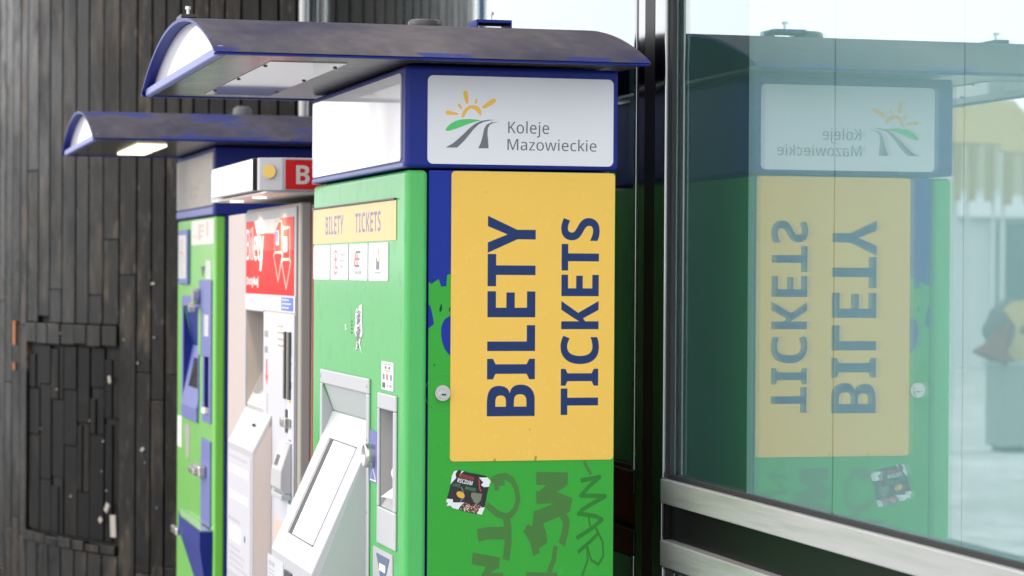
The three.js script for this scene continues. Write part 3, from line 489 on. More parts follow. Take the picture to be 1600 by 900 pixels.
  add(con, 'screen', onSlope(sheet(sw2, sh, 0.002, 0.001), sm, zc, 0.0014), new THREE.MeshPhysicalMaterial({ color: new THREE.Color().setRGB(0.62, 0.63, 0.65), emissive: new THREE.Color(0.9, 0.95, 1), emissiveIntensity: 0.12, roughness: 0.06, clearcoat: 1, clearcoatRoughness: 0.03 }));  // pale colour and weak glow put in for the mirrored sky
  { const bz = mergeGeometries([onSlope(new THREE.BoxGeometry(0.05, sh + 0.004, 0.0016), sm, zc - sw2 / 2 + 0.025, 0.0028), onSlope(new THREE.BoxGeometry(sw2, 0.0025, 0.003), sTop - 0.004, zc, 0.0016), onSlope(new THREE.BoxGeometry(sw2, 0.0025, 0.003), sBot + 0.004, zc, 0.0016)]);
    add(con, 'screen_bezel', bz, M.bezel);
    add(con, 'bezel_trim', onSlope(new THREE.BoxGeometry(0.006, sh, 0.003), sm, zc - sw2 / 2 + 0.022, 0.0042), M.steel); }
  for (const [y, z] of [[1.361, cz0 - 0.012], [1.361, cz1 + 0.012], [1.1, cz0 - 0.011], [1.25, cz0 - 0.011]]) add(con, 'screw', cyl(0.0035, 0.0015, 12).rotateZ(Math.PI / 2).translate(fx - 0.0004, y, z), M.steel);
  const fp = canvas(256, 256, (g) => { g.fillStyle = '#cfcfd2'; g.fillRect(0, 0, 256, 256); txt(g, 'BLIK CARD', 20, 70, 100, 30, '#77809a'); lines(g, 16, 96, 100, 3, 26, '#8b8b92', 7); });
  add(con, 'instruction_plate', frontSheet(0.9262, 0.87, 0.955, -5.55, -5.76, 0.003, 0.0012), printMat(fp));
  add(con, 'card_slot', rbox(0.9238, 0.9285, 0.83, 0.945, -5.53, -5.43, 0.003), M.darkPlastic);
  add(con, 'card_slot', rbox(0.9238, 0.9285, 0.83, 0.943, -5.40, -5.27, 0.003), M.darkPlastic);
  // cash and ticket slot at the right
  const sl = thing0(t, 'ticket_slot');
  const xo = XF - 0.006;
  add(sl, 'frame', mergeGeometries([rbox(xo, XF, s1 - 0.032, s1, q1, q0, 0.004), rbox(xo, XF, s0, s0 + 0.075, q1, q0, 0.004), rbox(xo, XF, s0 + 0.0755, s1 - 0.0325, q0 - 0.022, q0, 0.004), rbox(xo, XF, s0 + 0.0755, s1 - 0.0325, q1, q1 + 0.012, 0.004)]), M.lightGrey);
  { const a = s0 + 0.075, b = s1 - 0.032, zn = q0 - 0.022, zf = q1 + 0.012, w = 0.001;
    add(sl, 'recess', mergeGeometries([box(1.082, 1.0835, a + w, b - w, zf + w, zn - w), box(XF, 1.0815, a + w, b - w, zf + 0.0003, zf + 0.0013), box(XF, 1.0815, a + w, b - w, zn - 0.0013, zn - 0.0003), box(XF, 1.0815, b - 0.0013, b - 0.0003, zf + 0.002, zn - 0.002), prismZ([[1.0815, a + 0.05], [1.0815, a + 0.0005], [XF, a + 0.0005]], zf + 0.002, zn - 0.002)]), mat(0.36, 0.35, 0.35)); }
  add(sl, 'receipt', new THREE.PlaneGeometry(0.05, 0.045, 6, 6).rotateX(-1.0).rotateY(-Math.PI / 2 + 0.25).translate(XF + 0.012, s0 + 0.112, -4.99), M.paper, 'crumpled paper receipt left in the slot');
  { const g = new THREE.IcosahedronGeometry(0.014, 1), p = g.attributes.position; for (let i = 0; i < p.count; i++) { const k = 0.75 + 0.4 * Math.abs(Math.sin(p.getX(i) * 900 + p.getY(i) * 700)); p.setXYZ(i, p.getX(i) * k * 0.6, p.getY(i) * k, p.getZ(i) * k); } g.computeVertexNormals(); add(sl, 'crumpled_paper', g.translate(XF + 0.006, s0 + 0.15, -4.955), M.paper); }
  // blue coin plate with a steel funnel
  const cp = thing0(t, 'coin_slot');
  add(cp, 'plate', frontSheet(XF - 0.0004, 1.165, 1.272, -5.104, -5.176, 0.003, 0.002), M.paleBlue);
  add(cp, 'funnel', new THREE.LatheGeometry([[0.012, 0], [0.013, 0.012], [0.02, 0.02], [0.0245, 0.0185], [0.0255, 0.012], [0.0245, 0]].map(([a, b]) => new THREE.Vector2(a, b)), 40).rotateZ(Math.PI / 2).translate(XF - 0.0025, 1.2204, -5.145), M.steel);
  add(cp, 'funnel_throat', cyl(0.0112, 0.002, 24).rotateZ(Math.PI / 2).translate(XF - 0.004, 1.2204, -5.145), M.black);
  const tri = (z, y, w, h, dir, x, m) => { const s = new THREE.Shape([new THREE.Vector2(-w / 2, -dir * h / 2), new THREE.Vector2(w / 2, -dir * h / 2), new THREE.Vector2(0, dir * h / 2)]); return new THREE.ExtrudeGeometry(s, { depth: 0.0008, bevelEnabled: false }).rotateY(-Math.PI / 2).translate(x, y, z); };
  add(cp, 'arrow_mark', tri(-5.138, 1.182, 0.062, 0.028, 1, XF - 0.0025), M.paper); add(cp, 'arrow_mark', tri(-5.138, 1.1805, 0.044, 0.018, 1, XF - 0.0034), M.paleBlue);
  // change plate with a triangle and the steel drawer
  const ch = thing0(t, 'change_unit');
  add(ch, 'plate', frontSheet(XF - 0.0004, 0.86, 1.036, -4.942, -5.132, 0.005, 0.003), M.lightGrey);
  add(ch, 'triangle_mark', tri(-5.03, 0.99, 0.13, 0.07, -1, XF - 0.0036), mat(0.1, 0.14, 0.22)); add(ch, 'mark_label', frontSheet(XF - 0.0046, 0.993, 1.008, -5.0, -5.06, 0.002, 0.0006), M.paper);
  add(ch, 'drawer', mergeGeometries([box(0.985, XF - 0.004, 0.87, 0.872, -5.12, -5.0), box(0.985, 0.988, 0.872, 0.962, -5.12, -5.0), box(0.988, XF - 0.004, 0.872, 0.962, -5.12, -5.117), box(0.988, XF - 0.004, 0.872, 0.955, -5.003, -5.0)]), M.brassySteel);
}

// ---------------------------------------------------------------- the white and red machine in the middle
{
  const X = 1.0966, ZN = -6.335, ZF = -7.24;
  const t = thing('ticket_machine', 'white and red ticket machine with a red B on its projecting head', 'ticket machine', [1.3, 0, -6.85], 'ticket machines in a row along the glass front');
  const hole = () => box(1.07, 1.17, 1.2165, 1.4885, -7.185, -6.872);
  const cab = add(t, 'cabinet', cut(rbox(1.1256, 1.53, 0.02, 1.77, -7.76, ZN + 0.002, 0.005), hole()), M.warmGrey);
  add(cab, 'side_panel', rbox(1.127, 1.528, 0.03, 1.76, ZN + 0.0021, ZN + 0.008, 0.002), M.red);
  add(cab, 'front_panel', rbox(1.1195, 1.125, 0.03, 1.768, -7.755, -7.245, 0.002), M.cream);
  const face = add(t, 'front_frame', cut(rbox(X, 1.1252, 0.03, 1.774, ZF, ZN, 0.006), hole()), M.warmGrey);
  add(face, 'door_skin', cut(rbox(X - 0.006, X - 0.0005, 0.04, 1.765, ZF + 0.006, -6.372, 0.0025), hole()), M.offWhite);
  const fx = X - 0.0066;
  // poster
  const poster = canvas(1024, 256, (g, w, h) => {
    g.fillStyle = '#c41d18'; g.fillRect(0, 0, w, h); g.fillStyle = '#d0463c'; g.fillRect(0, 0, w, h * 0.42);
    g.fillStyle = '#d8d0cc'; poly(g, [[180, 0], [760, 0], [640, 50], [260, 44]]); g.fill();  // pale shape and lighter top band paint gloss shine into the print
    txt(g, 'Bilety', 10, 138, 390, 110, '#e3dfdd', ''); g.fillStyle = '#e3dfdd'; poly(g, [[330, 120], [385, 120], [352, 176], [330, 176]]); g.fill();
    g.strokeStyle = '#ddb8b0'; g.lineWidth = 8;
    for (const [x, y] of [[645, 10], [810, 34]]) { g.strokeRect(x, y, 140, 104); poly(g, [[x - 22, y + 112], [x + 10, y + 104], [x + 130, y + 104], [x + 160, y + 112], [x + 72, y + 200]]); g.stroke(); g.fillStyle = '#c9cbe0'; g.fillRect(x + 24, y + 30, 60, 50); g.fillStyle = '#5a67b0'; g.fillRect(x + 36, y + 34, 30, 36); }
    txt(g, 'Dotykaj', 20, 226, 270, 28, '#e3dfdd');
  });
  const glossy = (map) => new THREE.MeshPhysicalMaterial({ map, roughness: 0.5, specularIntensity: 0.12, clearcoat: 0.05, clearcoatRoughness: 0.1 });
  add(face, 'poster', frontSheet(fx, 1.537, 1.7392, -6.395, -7.2, 0.001, 0.001), glossy(poster));
  const note = canvas(512, 64, (g) => { g.fillStyle = '#d2d0d1'; g.fillRect(0, 0, 512, 64); lines(g, 20, 10, 200, 4, 14, '#c89a92', 5); g.fillStyle = '#5d6cb4'; g.fillRect(380, 4, 120, 56); lines(g, 390, 12, 96, 3, 16, '#c9cee6', 6); });
  add(face, 'notice_strip', frontSheet(fx, 1.494, 1.5345, -6.372, -7.2, 0.001, 0.001), glossy(note));
  // recess with sloping screen
  const rec = new THREE.Group(); rec.name = 'screen_recess'; t.add(rec);
  { const a = 1.2165, b = 1.4885, zf = -7.185, zn = -6.872, xa = fx + 0.002, xb = 1.1695;
    add(rec, 'recess_back', mergeGeometries([box(xb - 0.002, xb - 0.001, a + 0.001, b - 0.001, zf + 0.001, zn - 0.001), box(xa, xb - 0.0025, a + 0.001, b - 0.001, zf + 0.0003, zf + 0.0013), box(xa, xb - 0.0025, a + 0.001, b - 0.001, zn - 0.0013, zn - 0.0003), box(xa, xb - 0.0025, b - 0.0013, b - 0.0003, zf + 0.0015, zn - 0.0015)]), M.warmGrey);
    add(rec, 'recess_trim', mergeGeometries([rbox(fx - 0.003, fx - 0.0003, a, b, zf - 0.014, zf - 0.001, 0.001, 1), rbox(fx - 0.003, fx - 0.0003, b + 0.0005, b + 0.006, zf - 0.014, zn, 0.001, 1)]), M.offWhite);
    add(rec, 'screen_ledge', prismZ([[xa, a + 0.0005], [xa, a + 0.008], [xb - 0.003, a + 0.16], [xb - 0.003, a + 0.0005]], zf + 0.0015, zn - 0.0015), M.whiteGloss);
    const dx = xb - 0.003 - xa, dy = 0.152, L = Math.hypot(dx, dy);
    add(rec, 'screen', new THREE.BoxGeometry(0.27, L * 0.72, 0.002).applyMatrix4(new THREE.Matrix4().makeBasis(V(0, 0, 1), V(dx / L, dy / L, 0), V(-dy / L, dx / L, 0)).setPosition(xa + dx * 0.56 - dy / L * 0.0012, a + 0.008 + dy * 0.56 + dx / L * 0.0012, (zf + zn) / 2)), phys(0.3, 0.29, 0.28, { roughness: 0.08, clearcoat: 1 })); }
  // pay column
  const col = new THREE.Group(); col.name = 'pay_column'; t.add(col);
  const cp = canvas(512, 1024, (g, w, h) => {
    g.fillStyle = '#bcbbc1'; g.fillRect(0, 0, w, h); lines(g, 20, 60, 70, 2, 50, '#77757e', 20); g.fillStyle = '#c55a48'; g.fillRect(46, 150, 26, 60); poly(g, [[32, 200], [88, 200], [60, 236]]); g.fill(); g.fillStyle = '#55535a'; g.fillRect(70, 260, 8, 100); lines(g, 20, 440, 90, 6, 40, '#8d8b93', 16); g.fillStyle = '#d99a8e'; g.fillRect(6, 420, 26, 44); g.fillRect(6, 700, 26, 50); lines(g, 30, 690, 80, 4, 34, '#9a98a0', 14);
    g.fillStyle = '#d9cfc8'; g.fillRect(220, 20, 220, 90); lines(g, 240, 36, 170, 4, 20, '#8a8684', 8); g.fillStyle = '#dfb3a6'; g.fillRect(200, 640, 170, 90); g.fillStyle = '#d06b5c'; g.fillRect(330, 650, 40, 60); g.fillStyle = '#55535a'; for (let i = 0; i < 60; i++) g.fillRect(rr(10, 90), rr(800, 930), rr(4, 14), rr(4, 14));
    g.fillStyle = '#dfe0e3'; g.fillRect(420, 130, 60, 480); for (let i = 0; i < 8; i++) { g.fillStyle = ['#6d8a9a', '#55535a', '#d5a24c', '#4d7f93'][i % 4]; g.fillRect(428, 145 + i * 58, 44, i % 2 ? 22 : 8); } });
  add(col, 'instruction_panel', frontSheet(fx - 0.0005, 0.62, 1.489, -6.372, -6.868, 0.002, 0.0012), new THREE.MeshPhysicalMaterial({ map: cp, roughness: 0.5, specularIntensity: 0.3 }));
  add(col, 'card_rail', mergeGeometries([rbox(fx - 0.008, fx - 0.002, 1.27, 1.444, -6.508, -6.484, 0.002), rbox(fx - 0.008, fx - 0.002, 1.27, 1.444, -6.443, -6.415, 0.002)]), M.darkPlastic);
  add(col, 'card_channel', box(fx - 0.003, fx - 0.0019, 1.27, 1.444, -6.4835, -6.4435), M.warmGrey);
  add(col, 'coin_plate', box(fx - 0.003, fx - 0.0018, 1.183, 1.243, -6.5, -6.46), M.black);
  add(col, 'coin_funnel', mergeGeometries([cyl(0.012, 0.02, 20).rotateZ(Math.PI / 2).translate(fx - 0.012, 1.212, -6.46), rbox(fx - 0.02, fx - 0.0032, 1.2, 1.224, -6.46, -6.41, 0.003)]), M.steel);
  // contactless reader
  const rd = add(col, 'card_reader', prismZ([[fx - 0.002, 1.16], [fx - 0.008, 1.158], [fx - 0.03, 1.09], [fx - 0.032, 1.045], [fx - 0.02, 1.03], [fx - 0.002, 1.03]], -6.55, -6.4, 0.003), M.offWhite);
  add(rd, 'reader_window', new THREE.BoxGeometry(0.05, 0.028, 0.002).rotateX(-0.31).rotateY(-Math.PI / 2).translate(fx - 0.0225, 1.112, -6.5), M.bezel);
  add(rd, 'reader_skirt', rbox(fx - 0.03, fx - 0.003, 1.016, 1.0295, -6.555, -6.395, 0.003), M.coolGrey);
  // lower console with keypad
  const zc0 = -6.7191, zc1 = -7.172, xc = 1.0358;
  const kc = canvas(512, 512, (g, w, h) => { g.fillStyle = '#bdbbc0'; g.fillRect(0, 0, w, h); lines(g, 20, 20, 460, 1, 20, '#a9a7ad', 10); for (let r = 0; r < 4; r++) for (let c = 0; c < 5; c++) { g.fillStyle = r % 2 ? '#bdbbc1' : '#e4e3e6'; g.fillRect(40 + c * 90, 60 + r * 54, 52, 34); } lines(g, 20, 284, 440, 1, 20, '#a3a1a7', 12); for (let c = 0; c < 4; c++) { g.fillStyle = '#eeedf0'; g.fillRect(50 + c * 70, 312, 40, 66); } g.fillStyle = '#44424a'; g.fillRect(380, 330, 26, 26); lines(g, 40, 400, 400, 4, 26, '#aaa8ae', 14); });
  const kb = add(t, 'keypad_console', prismZ([[fx - 0.0015, 1.2135], [fx - 0.005, 1.2135], [xc, 1.117], [xc, 0.4], [fx - 0.0015, 0.38]], zc1, zc0, 0.004), M.offWhite);
  add(kb, 'keypad_panel', frontSheet(xc - 0.0002, 0.76, 1.098, zc0 - 0.02, zc1 + 0.02, 0.003, 0.0012), new THREE.MeshPhysicalMaterial({ map: kc, roughness: 0.5, specularIntensity: 0.3 }));
  add(kb, 'side_cheek', prismZ([[X - 0.009, 1.19], [xc + 0.006, 1.108], [xc + 0.006, 0.42], [X - 0.009, 0.42]], zc0 - 0.0005, zc0 + 0.0015), mat(0.55, 0.47, 0.43, { roughness: 0.5 }));
  add(kb, 'sensor', rbox(1.058, 1.066, 1.176, 1.184, -6.87, -6.858, 0.002), M.darkPlastic);
  add(kb, 'ticket_tray', mergeGeometries([box(xc - 0.004, xc - 0.0014, 0.5, 0.72, -7.08, -7.06), box(xc - 0.004, xc - 0.0014, 0.5, 0.72, -6.80, -6.78), box(xc - 0.004, xc - 0.0014, 0.72, 0.74, -7.08, -6.78)]), M.warmGrey); add(kb, 'tray_door', box(xc - 0.003, xc - 0.0014, 0.5, 0.72, -7.06, -6.8), phys(0.5, 0.5, 0.52, { roughness: 0.1 }));
  // projecting head with the red letter sign
  const hd = add(t, 'head', prismY([[0.97, -7.05], [0.97, -6.312], [1.0, -6.312], [1.0, -7.05]], 1.8, 1.8815, 0.003), M.whiteGloss);
  add(hd, 'end_plate', box(0.9704, 0.9996, 1.8005, 1.881, -6.3117, -6.3095), M.black);
  add(hd, 'joint', prismY([[0.99, -6.3115], [0.99, -6.2445], [1.0302, -6.2245], [1.0302, -6.3115]], 1.806, 1.877), M.black);
  add(hd, 'end_cap', prismY([[0.9715, -6.244], [0.975, -6.226], [1.0264, -6.2], [1.50, -6.2], [1.5, -6.6], [1.001, -6.6], [1.001, -6.312], [1.0305, -6.312], [1.0305, -6.224], [0.985, -6.244]], 1.798, 1.8795, 0.002), M.offWhite);
  add(hd, 'back_box', rbox(1.0015, 1.5, 1.7985, 1.879, -7.3, -6.601, 0.003), M.offWhite);
  add(hd, 'lamp_disc', (() => { const g = cyl(0.0165, 0.004, 32).rotateX(Math.PI / 2).rotateY(-0.47); const p = onZ(421, 268, -6.212); return g.translate(p.x, p.y, -6.212); })(), M.yellow, 'yellow round disc');
  const bs = canvas(1024, 256, (g, w, h) => { g.fillStyle = '#c4130b'; g.fillRect(0, 0, w, h); txt(g, 'BILETY', 92, 212, 760, 166, '#cbc2b9'); });
  add(hd, 'letter_sign', sideSheet(-6.1995, 1.0345, 1.3245, 1.802, 1.8745, 0.001, 0.003), new THREE.MeshPhysicalMaterial({ map: bs, roughness: 0.4, clearcoat: 0.3, clearcoatRoughness: 0.2 }));
  add(hd, 'head_underside', box(0.99, 1.5, 1.7925, 1.7972, -7.2, -6.215), mat(0.6, 0.58, 0.55, { roughness: 0.35 }));
  // small downlights under the head
  for (const z of [-6.95, -6.55]) {
    add(hd, 'downlight', cyl(0.018, 0.003, 24).translate(1.025, 1.7905, z), new THREE.MeshStandardMaterial({ color: 0xffffff, emissive: new THREE.Color(1, 0.78, 0.45), emissiveIntensity: 1.6 }));
    const l = new THREE.SpotLight(new THREE.Color(1, 0.8, 0.55), 0.35, 1.6, 1.15, 0.6, 2); l.position.set(1.025, 1.786, z); l.target.position.set(1.04, 0.8, z); l.castShadow = true; scene.add(l, l.target);
  }
}

// ---------------------------------------------------------------- the far green machine with the lit canopy
{
  const XF = 1.13, ZN = -8.14, ZF = -9.09, XB = 1.56;
  const t = thing('ticket_machine', 'green ticket machine beside the slate wall, its canopy lamp switched on', 'ticket machine', [1.34, 0, -8.6], 'ticket machines in a row along the glass front');
  add(t, 'cabinet', rbox(1.166, XB, 0.02, 1.8, ZF + 0.004, ZN - 0.004, 0.005), M.bluePaint);
  add(t, 'plinth', rbox(1.18, 1.54, 0, 0.019, -9.06, -8.17, 0.004), M.black);
  const green2 = phys(0.15, 0.5, 0.05, { map: paintWear, roughness: 0.45, clearcoat: 0.8, clearcoatRoughness: 0.25, bumpMap: grain, bumpScale: 0.00012 });
  const rz0 = -8.49, rz1 = -8.93, ry0 = 1.096, ry1 = 1.512;
  const door = add(t, 'front_door', cut(rbox(XF, 1.1655, 0.06, 1.7755, ZF, ZN, 0.009, 4), prismZ([[1.1, 1.48], [1.135, 1.477], [1.162, 1.34], [1.1, 1.03]], rz1 + 0.03, rz0 - 0.012), box(1.1, 1.155, 1.13, 1.317, -8.352, -8.235)), green2);
  const head = add(t, 'header', rbox(XF - 0.002, XB + 0.003, 1.778, 2.0, ZF - 0.003, ZN + 0.003, 0.008, 4), M.bluePaint);
  const fsign = canvas(1024, 200, (g, w, h) => { g.fillStyle = '#cfc8c2'; g.fillRect(0, 0, w, h); g.globalAlpha = 0.45; markSheet(g, w, h, 380, 40, 0.26); lines(g, 500, 120, 140, 2, 26, '#9a8f8a', 9); g.globalAlpha = 0.3; for (let i = 0; i < 14; i++) { g.strokeStyle = '#b98f86'; g.lineWidth = 3; g.beginPath(); g.moveTo(rr(100, 900), rr(10, 190)); g.lineTo(rr(100, 900), rr(10, 190)); g.stroke(); } g.globalAlpha = 1; });
  add(head, 'front_fascia', frontSheet(XF - 0.0025, 1.812, 1.982, ZN - 0.02, ZF + 0.005, 0.006, 0.003), new THREE.MeshPhysicalMaterial({ map: fsign, roughness: 0.3, clearcoat: 1, clearcoatRoughness: 0.06 }));
  add(head, 'drip_rail', rbox(XF - 0.006, XF + 0.02, 1.782, 1.806, ZF - 0.001, ZN - 0.012, 0.003), M.paleBlue);
  const roof = barrelRoof(t, 0.715, 1.59, -7.868, -9.08, 2.006, 0.114, DUST_LIGHT[1]);
  { // the lit lamp under the canopy
    const lx = [0.885, 0.98], lz = [-8.81, -8.18];
    const lamp = add(roof, 'canopy_lamp', rbox(lx[0], lx[1], 1.997, 2.0035, lz[0], lz[1], 0.002), new THREE.MeshStandardMaterial({ color: 0xffffff, emissive: new THREE.Color(1, 0.86, 0.62), emissiveIntensity: 1.3, roughness: 0.4 }), 'lit warm white lamp panel');
    add(lamp, 'lamp_bar', box(lx[0], lx[1], 1.9955, 1.9965, -8.5, -8.488), M.darkPlastic);
    const l = new THREE.RectAreaLight(new THREE.Color(1, 0.86, 0.62), 2.2, 0.09, 0.6); l.position.set(0.9325, 1.994, -8.495); l.lookAt(0.9325, 0, -8.495); scene.add(l);
  }
  add(roof, 'roof_knob', new THREE.LatheGeometry([[0, 0.034], [0.02, 0.033], [0.031, 0.024], [0.034, 0.0], [0.035, -0.03]].map(([a, b]) => new THREE.Vector2(a, b)), 32).translate(onZ(379, 178, -8.5).x, 2.12, -8.5), mat(0.07, 0.07, 0.075, { roughness: 0.5 }));
  const print = (map) => new THREE.MeshPhysicalMaterial({ map, roughness: 0.4, clearcoat: 0.3, clearcoatRoughness: 0.15 });
  const bill = canvas(512, 96, (g) => { g.fillStyle = '#dbd7d4'; g.fillRect(0, 0, 512, 96); g.fillStyle = '#c98473'; g.fillRect(180, 16, 26, 62); g.fillRect(360, 10, 22, 56); lines(g, 220, 20, 70, 3, 20, '#a0a0ac', 8); lines(g, 30, 60, 110, 1, 20, '#d5b894', 8); });
  add(door, 'company_notice', frontSheet(XF - 0.0004, 1.686, 1.769, -8.15, -8.707, 0.003, 0.0012), print(bill));
  const fr = add(door, 'framed_notice', rbox(XF - 0.012, XF - 0.0004, 1.552, 1.741, -8.985, -8.745, 0.003), M.paleBlue);
  const nt = canvas(256, 256, (g) => { g.fillStyle = '#cfcdcc'; g.fillRect(0, 0, 256, 256); lines(g, 20, 24, 210, 14, 16, '#9c9698', 7); g.fillStyle = '#cf7f58'; g.fillRect(30, 100, 150, 10); });
  add(fr, 'notice_sheet', frontSheet(XF - 0.0121, 1.572, 1.722, -8.765, -8.965, 0.002, 0.001), print(nt));
  const chev = new THREE.Shape([new THREE.Vector2(-0.05, 0.016), new THREE.Vector2(0.05, 0.016), new THREE.Vector2(0, -0.018)]);
  add(door, 'arrow_mark', new THREE.ExtrudeGeometry(chev, { depth: 0.001, bevelEnabled: false }).rotateY(-Math.PI / 2).translate(XF - 0.0004, 1.598, -8.42), mat(0.09, 0.1, 0.12));
  const tg = canvas(128, 256, (g) => { g.fillStyle = '#d5d3d4'; g.fillRect(0, 0, 128, 256); lines(g, 16, 20, 90, 6, 36, '#a1918f', 12); });
  add(door, 'card_sticker', frontSheet(XF - 0.0004, 1.572, 1.632, -8.23, -8.34, 0.003, 0.001), print(tg));
  // screen recess: blue frame, deep blue hollow, sloping screen
  const deep = M.bluePaint;
  const rec = new THREE.Group(); rec.name = 'screen_recess'; t.add(rec);
  add(rec, 'recess_frame', mergeGeometries([rbox(XF - 0.005, XF - 0.0004, ry1 - 0.035, ry1, rz1, rz0, 0.004), rbox(XF - 0.005, XF - 0.0004, ry0 + 0.04, ry1 - 0.0355, rz1, rz1 + 0.03, 0.004), rbox(XF - 0.005, XF - 0.0004, ry0 + 0.04, ry1 - 0.0355, rz0 - 0.012, rz0, 0.004)]), M.paleBlue);
  add(rec, 'recess_back', mergeGeometries([prismZ([[1.1335, 1.4765], [1.1345, 1.4765], [1.1615, 1.34], [1.1605, 1.34]], rz1 + 0.0305, rz0 - 0.0125), prismZ([[1.128, 1.4765], [1.1605, 1.34], [1.128, 1.16]], rz1 + 0.0303, rz1 + 0.0313)]), deep);
  add(rec, 'screen_slope', prismZ([[1.1605, 1.339], [1.1605, 1.332], [XF - 0.0004, 1.13], [XF - 0.0004, ry0 - 0.01], [XF - 0.009, ry0 - 0.005], [XF - 0.01, 1.135]], rz1 + 0.0315, rz0 - 0.0125, 0.001), M.paleBlue);
  { const a = Math.atan2(0.204, 0.0405); add(rec, 'screen', new THREE.BoxGeometry(0.26, 0.1, 0.002).rotateX(-(Math.PI / 2 - a)).rotateY(-Math.PI / 2).translate(1.1415, 1.25, -8.66), phys(0.06, 0.06, 0.065, { roughness: 0.12, clearcoat: 1 })); }
  // slot plate
  const sp = new THREE.Group(); sp.name = 'ticket_slot'; t.add(sp);
  add(sp, 'plate', mergeGeometries([rbox(XF - 0.005, XF - 0.0004, 1.317, 1.569, -8.484, -8.188, 0.003), rbox(XF - 0.005, XF - 0.0004, 1.103, 1.3165, -8.235, -8.188, 0.003), rbox(XF - 0.005, XF - 0.0004, 1.103, 1.3165, -8.385, -8.352, 0.003), rbox(XF - 0.005, XF - 0.0004, 1.103, 1.13, -8.3515, -8.2355, 0.003)]), M.paleBlue);
  add(sp, 'recess', mergeGeometries([box(1.153, 1.1545, 1.131, 1.316, -8.351, -8.236), box(XF, 1.1525, 1.131, 1.316, -8.3517, -8.3507), box(XF, 1.1525, 1.131, 1.316, -8.2363, -8.2353)]), deep);
  add(sp, 'slot_notch', box(XF - 0.0065, XF - 0.0052, 1.32, 1.47, -8.4845, -8.42), green2);
  add(sp, 'label', frontSheet(XF - 0.0052, 1.385, 1.455, -8.24, -8.34, 0.003, 0.001), print(tg));
  add(sp, 'receipt', new THREE.BoxGeometry(0.012, 0.018, 0.08).translate(XF - 0.0085, 1.142, -8.294), M.paper);
  add(sp, 'coin_knob', mergeGeometries([cyl(0.026, 0.02, 28, 0.03).rotateZ(Math.PI / 2).translate(XF - 0.018, 1.513, -8.47), cyl(0.017, 0.02, 28).rotateZ(Math.PI / 2).translate(XF - 0.03, 1.478, -8.475)]), M.steel);
  // lower plate, torn stickers and the tray
  add(t, 'lower_plate', rbox(XF - 0.006, XF - 0.0004, 0.767, 1.047, -8.405, -8.19, 0.003), M.paleBlue);
  add(t, 'card_reader', mergeGeometries([rbox(XF - 0.032, XF - 0.0062, 0.922, 0.962, -8.46, -8.27, 0.006), rbox(XF - 0.045, XF - 0.0325, 0.93, 0.952, -8.43, -8.31, 0.004)]), M.steel);
  add(door, 'sticker', frontSheet(XF - 0.0004, 0.975, 1.085, -8.96, -9.06, 0.002, 0.001), M.paper);
  { const o = [[-0.5, 0.4], [0.1, 0.5], [0.5, 0.36], [0.44, -0.3], [0.2, -0.5], [-0.1, -0.42], [-0.3, 0]].map(([x, y]) => new THREE.Vector2(x * 0.15, y * 0.13)); add(door, 'torn_sticker', new THREE.ExtrudeGeometry(new THREE.Shape(o), { depth: 0.001, bevelEnabled: false }).rotateY(-Math.PI / 2).translate(XF - 0.0004, 1.008, -8.8), mat(0.3, 0.29, 0.25)); }
  const plan = [[XF - 0.0006, -8.93], [1.108, -8.86], [1.09, -8.68], [1.088, -8.15], [XF - 0.0006, -8.15]], tp = [];
  for (const [x, z] of plan) tp.push(V(x, 0.757, z), V(x, 0.705, z)); tp.push(V(XF - 0.0006, 0.56, -8.5), V(1.12, 0.54, -8.4), V(1.116, 0.52, -8.17), V(XF - 0.0006, 0.44, -8.17));
  const tray = add(t, 'ticket_tray', new ConvexGeometry(tp), M.bluePaint);
  add(tray, 'tray_lid', prismY(plan.map(([x, z]) => [x, z]), 0.7575, 0.764, 0.002), phys(0.2, 0.25, 0.3, { roughness: 0.18, clearcoat: 1 }));
  add(tray, 'tray_handle', rbox(1.079, 1.094, 0.69, 0.718, -8.84, -8.7, 0.006), M.steel);
}

